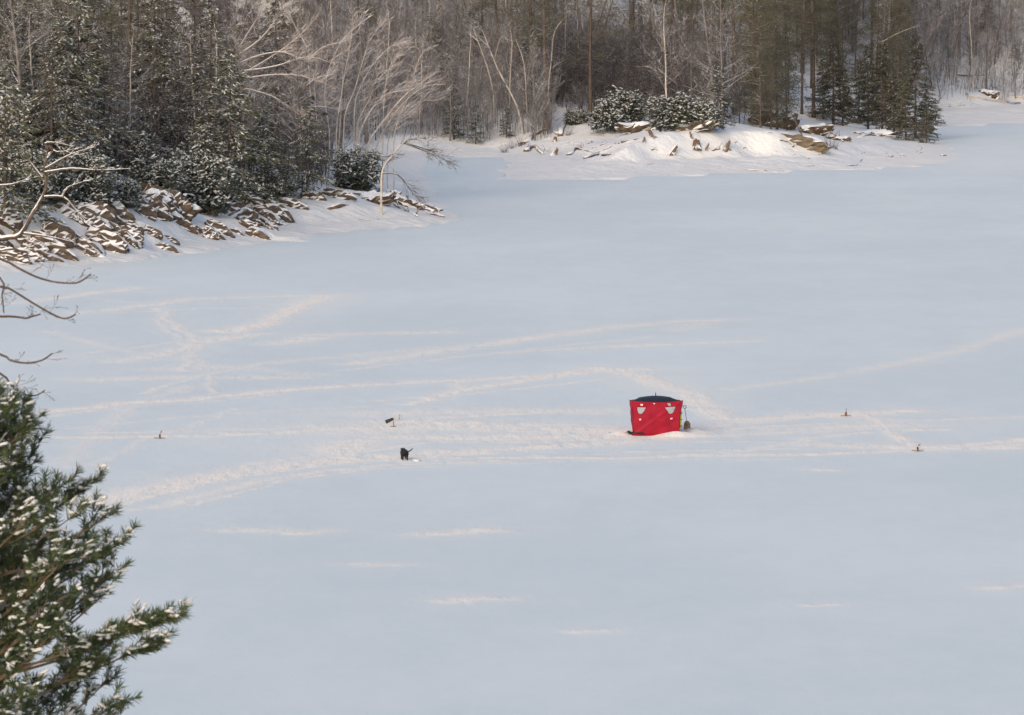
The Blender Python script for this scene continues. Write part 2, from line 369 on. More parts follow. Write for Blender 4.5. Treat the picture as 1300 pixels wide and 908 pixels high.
# ------------------------------------------------------------------ tree generators (all local, base at origin)
def rdir(el, az): return Vector((math.cos(el) * math.cos(az), math.cos(el) * math.sin(az), math.sin(el)))
def wander(p, d, L, n, curl, trop=0.0):
    pts = [Vector(p)]; d = Vector(d).normalized(); st = L / n
    for i in range(n):
        d = (d + Vector((random.gauss(0, curl), random.gauss(0, curl), random.gauss(0, curl) + trop))).normalized()
        pts.append(pts[-1] + d * st)
    return pts
def lerp_path(pts, t):
    k = t * (len(pts) - 1); i = min(int(k), len(pts) - 2); return pts[i].lerp(pts[i + 1], k - i)
def twigs(mb, path, r0, L, n, sub=3, trop=.03, m=0, lean=None, tr=.011):
    tot = (path[-1] - path[0]); ax = tot.normalized()
    for k in range(n):
        t = random.uniform(.15, 1.0); p = lerp_path(path, t)
        dd = (rdir(random.uniform(-.4, 1.0), random.uniform(0, 6.3)) + ax * 1.0 + (lean or Vector((0, 0, 0)))).normalized()
        l = L * random.uniform(.5, 1.1) * (1.15 - t * .55)
        q = wander(p, dd, l, 3, .16, trop)
        mb.tube(q, [r0 * (1 - t * .6), r0 * .6, r0 * .45, .004], 3, m)
        for j in range(sub):
            p2 = lerp_path(q, random.uniform(.2, .95))
            d2 = (dd + rdir(random.uniform(-.6, .9), random.uniform(0, 6.3)) * .8).normalized()
            mb.tube(wander(p2, d2, l * random.uniform(.3, .6), 2, .2, trop), [tr, tr * .8, .003], 3, m)
def bare_tree(name, h, r, bark, twig, lean=.03, first=.22, nb=30, spread=.45, curl=.05, tw=5, sub=3):
    t = MB(); c = MB()
    tp = wander((0, 0, -.4), rdir(math.pi / 2 - lean, random.uniform(0, 6.3)), h, 10, curl * .6, .02)
    rr = [r * (1.25 if i == 0 else (1 - i / 10) ** .8 + .04) for i in range(11)]
    t.tube(tp, rr, 7, 0)
    for k in range(nb):
        q = first + (1 - first) * (k + random.random()) / nb
        p = lerp_path(tp, min(q, .99)); L = h * spread * (1.05 - q) * random.uniform(.55, 1.1) + .4
        el = random.uniform(.25, 1.0); az = random.uniform(0, 6.3)
        b = wander(p, rdir(el, az), L, 5, .12, .07)
        br = max(.018, r * (1 - q) * .38)
        c.tube(b, [br, br * .8, br * .6, br * .45, br * .3, .006], 4, 0)
        twigs(c, b, max(.012, br * .4), L * .5, tw, sub)
    root = empty(name, (0, 0, 0)); t.build('trunk', bark, root, smooth=True); c.build('crown', twig, root); return root
def conifer(name, h, r, leafm, bark, first=.08, nb=90, wid=.3, droop=-.25, snow=.3, spray=.34, dens=1.0, top=.15):
    t = MB(); c = MB(); s = MB()
    t.tube(wander((0, 0, -.4), (0, 0, 1), h, 6, .01, 0), [r * 1.2, r, r * .8, r * .6, r * .4, r * .2, .02], 7)
    for k in range(nb):
        q = first + (1 - first) * ((k + random.random()) / nb)
        z = h * q; L = h * wid * (1 - q) ** .75 * random.uniform(.6, 1.15) + .25
        az = random.uniform(0, 6.3)
        b = wander((0, 0, z), rdir(random.uniform(-.15, .35), az), L, 5, .06, droop * .2)
        t.tube(b, [.035 * (1 - q) + .012] * 5 + [.005], 3)
        side = Vector((-math.sin(az), math.cos(az), 0))
        n = int((L * 12 + 4) * dens)
        for j in range(n):
            u_ = random.uniform(.18, 1.02); p = lerp_path(b, min(u_, 1)) + side * random.gauss(0, L * .14 * (1.1 - u_ * .5)) + Vector((0, 0, random.gauss(0, .07)))
            dd = rdir(random.uniform(-.7, .15), az + random.choice((-1, 1)) * random.uniform(0, 1.1))
            up = Vector((random.gauss(0, .5), random.gauss(0, .5), 1))
            c.leaf(p, dd, up, spray * random.uniform(.6, 1.4), spray * random.uniform(.25, .5))
            if random.random() < snow:
                s.leaf(p + Vector((0, 0, .05)), dd, Vector((random.gauss(0, .2), random.gauss(0, .2), 1)), spray * random.uniform(.5, 1.1), spray * random.uniform(.2, .45))
    root = empty(name, (0, 0, 0)); t.build('trunk', bark, root, smooth=True); c.build('crown', leafm, root)
    if snow > 0: s.build('foliage_snow', M_FROST, root)  # snow lying on the sprays, holds no leaves
    return root
def tall_pine(name, h, r, leafm, bark, first=.3, nb=34, wid=.16, dens=1.0, stubs=14, snow=0):
    t = MB(); c = MB(); s = MB()
    tp = wander((0, 0, -.4), rdir(math.pi / 2 - random.uniform(0, .03), random.uniform(0, 6)), h, 10, .012, .01)
    t.tube(tp, [r * 1.3] + [r * (1 - .085 * i) for i in range(1, 11)], 8)
    for k in range(stubs):
        p = lerp_path(tp, random.uniform(.1, first + .2)); t.tube(wander(p, rdir(random.uniform(-.3, .3), random.uniform(0, 6.3)), random.uniform(.6, 2.6), 4, .2, -.03), [.03, .025, .018, .012, .005], 3)
    for k in range(nb):
        q = first + (1 - first) * (k + random.random()) / nb
        p = lerp_path(tp, min(.995, q)); L = h * wid * (1.2 - q) * random.uniform(.5, 1.2) + .5; az = random.uniform(0, 6.3)
        b = wander(p, rdir(random.uniform(-.1, .35), az), L, 5, .12, .02)
        t.tube(b, [.05, .04, .03, .022, .015, .006], 3)
        for cl in range(int(4 + L * 1.6)):
            cc = lerp_path(b, random.uniform(.3, 1)) + Vector((random.gauss(0, .3), random.gauss(0, .3), random.gauss(.05, .15)))
            for j in range(int(16 * dens)):
                o = Vector((random.gauss(0, .26), random.gauss(0, .26), random.gauss(0, .13)))
                d_ = (o + Vector((0, 0, .12)) + rdir(random.uniform(-1, 1), random.uniform(0, 6.3)) * .2)
                c.leaf(cc + o, d_, rdir(random.uniform(0, 1.5), random.uniform(0, 6.3)), random.uniform(.12, .3), random.uniform(.04, .1))
                if random.random() < snow: s.leaf(cc + o + Vector((0, 0, .05)), d_, (0, 0, 1), .2, .1)
    root = empty(name, (0, 0, 0)); t.build('trunk', bark, root, smooth=True); c.build('crown', leafm, root)
    if snow: s.build('foliage_snow', M_SNOWC, root)  # snow lying on the needle clumps
    return root
def shrub(name, rx, rz, n, leafm=None, snow=.85, leafL=.26, seed=0):
    t = MB(); c = MB(); s = MB(); lobes = [(random.uniform(-.8, .8) * rx, random.uniform(-.45, .45) * rx, random.uniform(.15, .62) * rz, random.uniform(.24, .42)) for _ in range(15)] + [(0, 0, .35 * rz, .6)]
    for k in range(16):
        a = random.uniform(0, 6.3); t.tube(wander((random.uniform(-.2, .2) * rx, random.uniform(-.15, .15) * rx, -.3), rdir(random.uniform(.7, 1.4), a), rz * .9, 4, .12), [.06, .045, .035, .02, .008], 4)
    for k in range(n):
        lx, ly, lz, lr = random.choice(lobes)
        d = rdir(random.uniform(-.8, 1.5), random.uniform(0, 6.3)); q = random.uniform(.6, 1.05) + (random.uniform(0, .35) if random.random() < .12 else 0)
        q += .12 * math.sin(d.x * 9 + lx * 4) + .12 * math.sin(d.z * 11 + lz * 3); p = Vector((lx + d.x * rx * lr * q, ly + d.y * rx * lr * q, lz + d.z * rz * lr * q))
        if p.z < .05 or p.z > rz * 1.12: continue
        for j in range(7):
            az = j * .9 + random.uniform(-.3, .3)
            c.leaf(p, rdir(random.uniform(-1.0, .25), az) + d * .35, (0, 0, 1), leafL * random.uniform(.7, 1.3), leafL * .3)
        if d.z > -.3 and random.random() < snow:
            s.blob(p + Vector((random.uniform(-.1, .1), random.uniform(-.1, .1), .03)), (leafL * random.choice((.25, .35, .5, .9)), leafL * random.uniform(.15, .4), leafL * random.uniform(.10, .22)), 0, .4, 5, 3, Matrix.Rotation(random.uniform(0, 3.1), 3, 'Z') @ Matrix.Rotation(random.uniform(-.7, .7), 3, 'Y'))
    root = empty(name, (0, 0, 0)); t.build('stems', M_BARK_B, root); c.build('foliage', leafm or M_LEAF, root); s.build('foliage_snow', M_FROST, root, smooth=True)  # last part is blobs of snow resting on the leaf clusters
    return root
used = set()
def put(proto, loc, rz=None, s=1.0, label=None, cat=None, group=None, tilt=(0, 0)):
    if proto.name in used:
        r = proto.copy(); col.objects.link(r)
        for ch in proto.children:
            c = ch.copy(); col.objects.link(c); c.parent = r
        for k in list(r.keys()): del r[k]
    else: r = proto; used.add(proto.name)
    r.location = loc; r.rotation_euler = (tilt[0], tilt[1], random.uniform(0, 6.3) if rz is None else rz)
    r.scale = (s, s, s) if not hasattr(s, '__len__') else s
    return tag(r, label, cat, group)

BT = [bare_tree('bare_tree', 15, .17, M_BARK, M_TWIG, nb=34), bare_tree('bare_tree', 13, .13, M_BARK_B, M_TWIG2, nb=34, first=.15),
      bare_tree('bare_tree', 17, .20, M_BARK, M_TWIG2, nb=36, first=.3), bare_tree('bare_tree', 11, .09, M_BARK, M_TWIG, nb=32, first=.1, spread=.4),
      bare_tree('bare_tree', 14, .12, M_BARK_B, M_TWIG, nb=34, lean=.14, curl=.1), bare_tree('bare_tree', 9, .06, M_TWIG2, M_TWIG2, nb=30, first=.08, spread=.42),
      bare_tree('bare_tree', 12, .11, M_BIRCH, M_TWIG, nb=28, lean=.08, curl=.08)]
SAP = [bare_tree('sapling', 5, .035, M_TWIG, M_TWIG, nb=26, first=.05, spread=.5, tw=5, sub=3), bare_tree('sapling', 6, .04, M_TWIG2, M_TWIG2, nb=26, first=.05, spread=.5, tw=5, sub=3, lean=.15),
       bare_tree('sapling', 4, .03, M_TWIG2, M_TWIG, nb=24, first=.03, spread=.6, tw=5, sub=3)]
HEM = [conifer('hemlock_tree', 12, .18, M_GREEN, M_BARK_D, nb=74, wid=.38, snow=.46, spray=.46, droop=-.5, dens=1.15), conifer('hemlock_tree', 9, .13, M_OLIVE, M_BARK_D, nb=60, wid=.42, snow=.5, spray=.42, droop=-.5, dens=1.15),
       conifer('hemlock_tree', 15, .22, M_OLIVE, M_BARK_D, nb=90, wid=.30, snow=.26, first=.1, spray=.42, droop=-.4)]
TIP = [conifer('bushy_pine', 9, .13, M_OLIVE, M_BARK_D, nb=110, wid=.30, snow=.04, spray=.34, droop=-.3, dens=1.5, first=.05), conifer('bushy_pine', 12, .16, M_DKOLV, M_BARK_D, nb=130, wid=.24, snow=.03, spray=.34, droop=-.35, dens=1.5, first=.10)]
SPR = [conifer('spruce_tree', 6, .09, M_LEAF, M_BARK_D, nb=80, wid=.27, snow=.28, spray=.3), conifer('spruce_tree', 3.2, .05, M_GREEN, M_BARK_D, nb=50, wid=.34, snow=.25, spray=.24)]
PIN = [tall_pine('pine_tree', 22, .24, M_OLIVE, M_BARK_D, first=.28, nb=44, wid=.19), tall_pine('pine_tree', 20, .19, M_OLIVE, M_BARK_D, first=.36, nb=38, wid=.19), tall_pine('pine_tree', 24, .27, M_GREEN, M_BARK_B, first=.4, nb=44, wid=.18)]
OLV = [tall_pine('pine_tree', 16, .13, M_OLIVE, M_BARK_D, first=.12, nb=52, wid=.14, dens=1.0, stubs=8), tall_pine('pine_tree', 13, .11, M_OLIVE, M_BARK_B, first=.06, nb=50, wid=.17, dens=1.0, stubs=4)]
SHR = [shrub('snowy_shrub', 3.5, 4.3, 2600, leafL=.36), shrub('snowy_shrub', 2.1, 2.6, 1100, leafL=.32), shrub('snowy_shrub', 1.5, 3.4, 800, M_GREEN, leafL=.28)]

# ------------------------------------------------------------------ forest scatter by zone
def shoreD(px):                    # first distance along the column where land begins beyond the near ice
    ys = np.arange(420, 860, 1.0); xs_ = (px - 650) / F * (ys * cp + CH * sp)
    s = sdist(xs_, ys); return ys, xs_, s
taken = []
def scatter(n, px0, px1, s0, s1, protos, smin, smax, label, cat, group, sep=1.2, tries=60, weights=None, test=None):
    done = 0
    for _ in range(n * tries):
        if done >= n: break
        px = random.uniform(px0, px1); ys, xs_, s = shoreD(px)
        D = random.uniform(430, 850); i = int(D - 420)
        if i >= len(s) or not (s0 < s[i] < s1): continue
        if 922 < px < 1045 and D < 660: continue
        if test and not test(px, D): continue
        x = xs_[i]; y = ys[i] + random.random()
        if any((x - a) ** 2 + (y - b) ** 2 < sep * sep for a, b in taken): continue
        z = HZ(x, y)
        if z > CH - .0152 * y + 3: continue          # wholly above the view
        taken.append((x, y)); done += 1
        put(random.choices(protos, weights)[0], (x, y, z - .05), None, random.uniform(smin, smax), label, cat, group)
    return done
# left hillside
cnt = {}
cnt['a'] = scatter(36, -60, 400, 8, 60, HEM, .6, 1.1, 'dark hemlock with drooping snow dusted boughs in the crowd on the left slope', 'tree', 'hemlocks on the left slope', 2.5, test=lambda p, D: D < 560)
cnt['b'] = scatter(90, -60, 420, 12, 75, BT, .8, 1.15, 'bare grey tree among evergreens on the left slope', 'tree', 'bare trees on the left slope', 1.2, test=lambda p, D: D < 600)
cnt['c'] = scatter(46, -60, 330, 8, 50, SHR, .7, 1.3, 'snow laden broadleaf shrub under the trees of the left slope', 'shrub', 'snowy shrubs on the left slope', 1.6, test=lambda p, D: D < 540)
# behind the cove
cnt['d'] = scatter(100, 380, 680, 8, 75, BT + [BT[6]] * 4, .8, 1.15, 'slender bare tree in the thicket behind the small cove', 'tree', 'bare trees behind the cove', .9, test=lambda p, D: D > 545)
cnt['d2'] = scatter(70, 380, 700, 9, 60, SAP, .8, 1.3, 'thin leafless sapling in the thicket behind the small cove', 'sapling', 'saplings behind the cove', .6, test=lambda p, D: D > 535)
cnt['e'] = scatter(6, 540, 680, 10, 50, SPR[:1], .8, 1.3, 'small dark spruce between bare trunks behind the cove', 'tree', 'spruces behind the cove', 2)
# point
cnt['f'] = scatter(46, 670, 1165, 19, 75, PIN, .85, 1.15, 'tall straight pine with dark trunk in the wood behind the snowy point', 'tree', 'tall pines behind the point', 2.2, test=lambda p, D: D > 600)
cnt['g'] = scatter(80, 660, 1180, 21, 85, BT, .8, 1.2, 'bare grey tree in the dense wood behind the snowy point', 'tree', 'bare trees behind the point', 1.0, test=lambda p, D: D > 605)
cnt['g2'] = scatter(60, 660, 960, 20, 70, SAP, .8, 1.4, 'thin leafless sapling in the undergrowth behind the snowy point', 'sapling', 'saplings behind the point', .6, test=lambda p, D: D > 605)
cnt['h'] = scatter(50, 955, 1180, 17, 60, OLV, .8, 1.1, 'feathery olive green pine crowded on the right part of the point', 'tree', 'olive pines on the point', 1.6, test=lambda p, D: D > (622 if p < 1045 else 604))
cnt['h2'] = scatter(7, 880, 1160, 17, 40, SPR, .7, 1.1, 'small snow flecked spruce under the pines of the point', 'tree', 'spruces on the point', 1.6, test=lambda p, D: D > 600)
# far right shore
cnt['i'] = scatter(56, 1140, 1380, 25, 75, BT, .85, 1.2, 'bare trunk on the steep snowy slope of the far right shore', 'tree', 'bare trees on the far right slope', 1.4, test=lambda p, D: D > 745)
cnt['i2'] = scatter(40, 1140, 1380, 23, 60, SAP, .8, 1.3, 'leafless sapling on the steep snowy slope of the far right shore', 'sapling', 'saplings on the far right slope', 1.0, test=lambda p, D: D > 745)
cnt['j'] = scatter(7, 1180, 1380, 28, 50, SPR, .7, 1.1, 'dark small spruce on the far right slope', 'tree', 'spruces on the far right slope', 2, test=lambda p, D: D > 745)
cnt['k'] = scatter(16, 400, 690, 16, 70, PIN, .8, 1.1, 'dark straight pine trunk in the thicket behind the small cove', 'tree', 'pines behind the cove', 2.5, test=lambda p, D: D > 560)
cnt['l'] = scatter(10, -40, 400, 22, 70, PIN, .7, 1.0, 'tall dark pine trunk standing above the evergreens of the left slope', 'tree', 'tall pines on the left slope', 2.5, test=lambda p, D: D < 600)
print('scatter', cnt)

def np_tubes(Pn, rad):
    n, k, _ = Pn.shape; th = np.arange(3) * 2 * np.pi / 3 + rng.uniform(0, 6, (n, 1))
    t = Pn[:, -1] - Pn[:, 0]; t /= np.linalg.norm(t, axis=1, keepdims=True) + 1e-9
    a = np.cross(t, [.3, .9, .2]); a /= np.linalg.norm(a, axis=1, keepdims=True) + 1e-9; b = np.cross(t, a)
    ring = np.cos(th)[:, :, None] * a[:, None] + np.sin(th)[:, :, None] * b[:, None]
    V = Pn[:, :, None] + ring[:, None] * rad[:, :, None, None]
    i = (np.arange(n) * k * 3)[:, None, None] + (np.arange(k - 1) * 3)[None, :, None]; j = np.arange(3)[None, None]; j2 = (np.arange(3) + 1) % 3
    Fq = np.stack([i + j, i + j2, i + 3 + j2, i + 3 + j], -1).reshape(-1, 4)
    return V.reshape(-1, 3), Fq
def undergrowth(n, px0, px1, s0, s1, D0, D1, m, h0, h1, label, rad=.022, ns=10):
    d = rng.uniform(D0, D1, n * 4); px = rng.uniform(px0, px1, n * 4); x = (px - 650) / F * (d * cp + CH * sp)
    s = sdist(x, d); ok = (s > s0) & (s < s1) & (vn(x * .15, d * .15, 77) + rng.uniform(0, .5, len(x)) > .35); x = x[ok][:n]; y = d[ok][:n]; pp = 650 + x / (y * cp + CH * sp) * F; ok = ~((pp > 915) & (pp < 1045) & (y < 662)); x = x[ok]; y = y[ok]; n = len(x); z = HT(x, y)
    ok = z < CH - .0152 * y + 2; x, y, z = x[ok], y[ok], z[ok]; n = len(x)
    h = rng.uniform(h0, h1, n) * rng.uniform(.6, 1, n); lean = rng.normal(0, .14, (n, 2)) + [.05, 0]
    t = np.linspace(0, 1, 4)[None, :]
    Pn = np.stack([x[:, None] + lean[:, :1] * h[:, None] * t ** 1.6, y[:, None] + lean[:, 1:] * h[:, None] * t ** 1.6, z[:, None] - .1 + h[:, None] * t], -1)
    Pn[:, 1:-1] += rng.normal(0, .08, (n, 2, 3))
    r = (rad * rng.uniform(.7, 1.6, n))[:, None] * np.array([1.3, 1, .7, .2])[None]
    V1, F1 = np_tubes(Pn, r)
    k = np.repeat(np.arange(n), ns); q = rng.uniform(.15, .97, len(k)); i = np.minimum((q * 3).astype(int), 2); f = (q * 3 - i)[:, None]
    p = Pn[k, i] * (1 - f) + Pn[k, i + 1] * f
    az = rng.uniform(0, 6.28, len(k)); el = rng.uniform(.1, 1.1, len(k)); L = h[k] * rng.uniform(.12, .34, len(k)) * (1.15 - q * .7)
    dv = np.stack([np.cos(el) * np.cos(az), np.cos(el) * np.sin(az), np.sin(el)], -1) * L[:, None]
    T = np.stack([p, p + dv * .5 + rng.normal(0, .05, dv.shape), p + dv * 1.0 + [0, 0, .03]], 1)
    V2, F2 = np_tubes(T, np.tile([rad * .7, rad * .5, rad * .2], (len(k), 1)))
    V = np.vstack([V1, V2]); Fq = np.vstack([F1, F2 + len(V1)])
    me = bpy.data.meshes.new('undergrowth'); me.vertices.add(len(V)); me.loops.add(Fq.size); me.polygons.add(len(Fq))
    me.vertices.foreach_set('co', V.reshape(-1).astype(np.float32)); me.loops.foreach_set('vertex_index', Fq.reshape(-1).astype(np.int32)); me.polygons.foreach_set('loop_start', (np.arange(len(Fq)) * 4).astype(np.int32)); me.update(calc_edges=True)
    me.materials.append(m); o = bpy.data.objects.new('undergrowth', me); col.objects.link(o); tag(o, label, 'undergrowth', None, 'stuff')
undergrowth(5000, -120, 430, 10, 130, 450, 720, M_TWIG2, 3, 9, 'leafless brush filling the left slope between the evergreens')
undergrowth(3400, 380, 700, 11, 120, 555, 720, M_TWIG, 2.5, 11, 'grey brown leafless thicket behind the cove')
undergrowth(4600, 660, 1190, 24, 110, 622, 740, M_TWIG2, 2.5, 10, 'dark leafless thicket in the wood behind the point')
undergrowth(1900, 1120, 1420, 23, 110, 750, 880, M_TWIG, 2, 9, 'leafless brush on the steep far right slope')

# ------------------------------------------------------------------ placed trees and shrubs
def hitput(proto, px, py, s, label, cat='tree', group=None, rz=None, dz=-.1):
    p = hit(px, py); return put(proto, (p.x, p.y, p.z + dz), rz, s, label, cat, group)
hitput(HEM[0], 292, 262, (1.0, 1.0, 1.05), 'broad hemlock with layered snowy boughs standing above the dark fallen log on the left shore')
hitput(HEM[1], 338, 256, .85, 'small hemlock with sweeping boughs beside the gap of open snow on the left shore')
hitput(HEM[0], 8, 290, 1.0, 'dark green hemlock filling the left edge of the picture behind the bare leaning tree')
hitput(HEM[2], 195, 215, .95, 'hemlock with brownish flat boughs growing over the bare earth bank')
hitput(HEM[1], 240, 200, 1.1, 'hemlock with frosted boughs left of the broad layered hemlock')
hitput(SHR[0], 110, 262, .95, 'big frosted shrub with pale leaves above the slab rocks of the left shore', 'shrub')
hitput(SHR[0], 60, 258, .8, 'frosted shrub just behind the bare leaning tree on the left shore', 'shrub')
hitput(SHR[1], 155, 262, .8, 'low frosted shrub at the top of the slab rocks beside the bare earth bank', 'shrub')
hitput(SHR[2], 262, 222, 1.3, 'upright dark shrub with bright snow flecks behind the broad hemlock', 'shrub')
hitput(SHR[1], 452, 242, (1.25, 1.2, 1.35), 'rounded snow dusted shrub on the small spit left of the leaning birches', 'shrub')
hitput(SHR[1], 350, 250, .75, 'low snow dusted shrub at the foot of the small hemlock by the gap', 'shrub')
hitput(SHR[0], 786, 164, (1.22, 1, .98), 'large rounded shrub thick with snow, left of the pair on the brow of the point', 'shrub', None, 1.0)
hitput(SHR[0], 869, 164, (1.08, .9, .84), 'lower rounded shrub thick with snow, right of the pair on the brow of the point', 'shrub', None, 3.2)
hitput(SHR[2], 906, 146, .95, 'narrow dark shrub right beside the pair of round snowy shrubs', 'shrub')
hitput(SHR[1], 733, 158, .65, 'little dark shrub left of the large rounded snowy shrub', 'shrub')
hitput(TIP[0], 1070, 160, .75, 'young olive pine low on the front of the point above the twisted roots')
hitput(TIP[1], 1120, 170, .85, 'young olive pine with bare lower stem above the snow capped root mat')
hitput(TIP[0], 1150, 178, .75, 'olive pine leaning out near the tip of the point')
hitput(TIP[0], 1176, 182, .45, 'green bushy shrub hanging over the ice at the very tip of the point', 'shrub')
hitput(SPR[1], 1188, 160, 1.0, 'small spruce poking out behind the tip of the point')
for a, b, k, sc, lab in ((1045, 152, 0, .8, 'olive pine standing just right of the thick front pine on the point'), (1058, 158, 1, .9, 'bushy olive pine over the torn sod on the point'), (1090, 158, 0, .85, 'olive pine above the left end of the snow capped root mat'),
    (1102, 164, 1, .8, 'short olive pine in the middle of the root mat on the point'), (1135, 172, 0, .85, 'tall olive pine above the right end of the root mat'), (1162, 176, 1, .95, 'bushy olive pine second from the tip of the point'),
    (1176, 176, 0, .6, 'slim olive pine beside the green bushy shrub at the tip of the point'), (1124, 156, 0, .95, 'olive pine set back behind the root mat on the point')):
    hitput(TIP[k], a, b, sc, lab)
hitput(PIN[2], 693, 166, (1.0, 1.0, 1.0), 'thick brown pine trunk standing alone left of the rounded shrubs')
hitput(PIN[0], 749, 150, 1.0, 'dark straight pine trunk rising just behind the large rounded shrub')
hitput(PIN[0], 1033, 150, 1.0, 'thick pine trunk with broken stubs at the front edge of the point')
hitput(PIN[1], 1018, 146, .95, 'slimmer pine trunk left of the thick one at the front edge of the point')
hitput(SPR[0], 936, 134, 1.1, 'dark spruce with tiered boughs left of the front pines on the point')
hitput(SPR[0], 576, 178, 1.0, 'dark spruce standing at the back of the small cove')
hitput(SPR[0], 604, 184, .7, 'low dark spruce right of the taller one at the back of the cove')
hitput(SPR[0], 643, 176, .6, 'small frosted spruce at the right side of the cove')
hitput(BT[5], 543, 196, .5, 'stunted bare tree at the inner corner of the cove', 'tree')

# ------------------------------------------------------------------ hand drawn stems (own distance, size and thickness)
def stem_tree(name, stems, D, r, bark, twigm, label, tw=10, L=1.6, trop=-.02, lean=None, cat='tree', depth=1.2, base=None, sub=4, group=None, tr=.011, bf=.55):
    """stems: list of pixel paths, first is the trunk; each gets thickness and side twigs, and wanders in depth"""
    t = MB(); c = MB(); org = None
    if D is None: D = hit(*stems[0][0]).y
    for k, path in enumerate(stems):
        d0 = 0; pts = []; drift = random.uniform(-1, 1) * depth
        for i, (a, b) in enumerate(path):
            q = P(a, b, D + drift * i / max(1, len(path) - 1))
            pts.append(q)
        if k == 0:
            z = HZ(pts[0].x, pts[0].y); z = max(z, 0) if D > 300 else NZ(pts[0].x, pts[0].y)
            org = Vector((pts[0].x, pts[0].y, min(z, pts[0].z)))
            if pts[0].z > org.z + .2: pts.insert(0, org.copy())
            pts.insert(0, org - Vector((0, 0, .5)))
        fine = []
        for i in range(len(pts) - 1):
            a = pts[max(i - 1, 0)]; b = pts[i]; e = pts[i + 1]; g = pts[min(i + 2, len(pts) - 1)]
            for s_ in (0, .34, .67):
                fine.append(.5 * ((2 * b) + (e - a) * s_ + (2 * a - 5 * b + 4 * e - g) * s_ ** 2 + (3 * b - a - 3 * e + g) * s_ ** 3))
        fine.append(pts[-1]); n = len(fine); rr = r if k == 0 else r * bf
        rad = [rr * (1 - .85 * i / (n - 1)) + .006 for i in range(n)]
        (t if k == 0 else c).tube([q - org for q in fine], rad, 6)
        if tw: twigs(c, [q - org for q in fine[n // 3:]], max(tr * 1.4, rr * .28), L, tw, sub, trop, 0, lean, tr)
    root = empty(name, org, 0, label, cat, group)
    t.build('trunk', bark, root, smooth=True); c.build('crown', twigm, root); return root
RT = Vector((.55, 0, -.05))
bl = [
 ([(455,184),(460,160),(475,135),(490,120),(512,115),(524,112)], .10, 'pale birch arching right, lowest and leftmost of the leaning cluster'),
 ([(466,186),(490,150),(510,125),(535,105),(552,94)], .13, 'thickest pale birch of the leaning cluster, bowed toward the cove'),
 ([(475,198),(483,175),(497,150),(515,128),(540,110),(566,107)], .10, 'pale birch whose tip reaches farthest right over the cove'),
 ([(427,168),(432,130),(438,90),(445,55),(448,15)], .09, 'slim upright pale birch just left of the leaning cluster'),
 ([(437,152),(450,115),(460,80),(470,50),(490,25)], .09, 'long pale birch bending gently right above the leaning cluster'),
 ([(450,140),(458,110),(475,80),(498,58),(510,62)], .08, 'thin pale birch forked and drooping at its tip'),
 ([(486,178),(489,110),(500,75),(515,70)], .07, 'short pale birch with a hooked tip behind the leaning cluster'),
 ([(452,178),(456,150),(470,125),(480,95),(497,88)], .06, 'thin pale birch bowed just left of the thickest one'),
 ([(492,186),(500,160),(518,140),(538,128),(556,128)], .07, 'thin pale birch bowed lowest over the cove mouth'),
 ([(418,166),(412,120),(420,80),(440,45),(462,28)], .08, 'pale birch curving right at the left of the leaning cluster'),
 ([(500,182),(506,150),(520,120),(528,85),(540,62)], .07, 'pale birch rising steeply at the right of the leaning cluster'),
]
for path, r, lab in bl: stem_tree('birch_tree', [path], 546 + random.uniform(-3, 6), r * .9, M_BIRCH, M_BIRCHT, lab, 34, 2.4, -.02, RT, tr=.016)
stem_tree('birch_tree', [[(484,240),(486,215),(499,196),(514,180),(530,176),(547,180)], [(514,182),(540,192),(560,200),(568,206)], [(499,196),(490,199),(470,195),(455,197)], [(486,220),(505,222),(520,240),(528,250)], [(512,182),(530,186),(545,192)]], 514, .12, M_BIRCH, M_TWIG2,
          'low crooked pale birch on the spit with twigs trailing over the ice', 22, 1.9, -.04, Vector((.5, 0, -.25)))
stem_tree('snow_laden_tree', [[(318,190),(312,140),(305,90),(300,40),(296,5)], [(305,80),(330,70),(360,66),(384,76)], [(308,100),(345,95),(380,96),(412,106)], [(310,112),(345,122),(372,140),(395,156)], [(306,95),(340,75),(375,50),(402,22)], [(302,70),(330,50),(350,25),(360,5)], [(310,90),(350,84),(390,72),(420,80)], [(304,60),(325,25),(335,5)]],
          520, .14, M_BARK, M_BIRCHT, 'bare tree with long horizontal limbs lined with snow above the broad hemlock', 22, 2.2, 0, Vector((.4, 0, 0)))
stem_tree('snow_laden_tree', [[(365,190),(372,150),(380,110),(390,70),(392,20)], [(378,120),(400,100),(425,95)], [(375,140),(405,135),(430,140)], [(388,80),(410,60),(440,52)], [(390,60),(375,35),(365,10)]],
          534, .12, M_BARK, M_BIRCHT, 'bare snow lined tree behind the open gap of the left shore', 14, 1.7, 0, Vector((.3, 0, 0)))
stem_tree('bare_tree', [[(664,172),(658,140),(645,112),(632,88),(620,58),(612,38)], [(622,62),(606,45),(600,28)], [(628,75),(633,55),(640,38)]], None, .15, M_BIRCH, M_TWIG, 'pale crooked tree curving left at the left end of the point', 14, 1.3)
stem_tree('bare_tree', [[(628,150),(625,110),(615,75),(606,50),(600,35)], [(612,68),(622,48),(626,30)], [(606,52),(595,42)]], None, .12, M_BIRCH, M_TWIG, 'pale tree forking like a fan behind the cove mouth', 14, 1.3)
stem_tree('bare_tree', [[(670,168),(668,120),(665,80),(655,50)], [(668,115),(674,80),(680,60)]], None, .10, M_BIRCH, M_TWIG, 'pale thin tree right beside the crooked one at the left end of the point', 10, 1.2)
stem_tree('bare_tree', [[(699,160),(696,120),(700,75),(704,40),(718,22)], [(700,80),(690,50),(688,20)]], None, .10, M_BIRCH, M_TWIG, 'pale forked stem right behind the thick brown pine trunk', 10, 1.2)
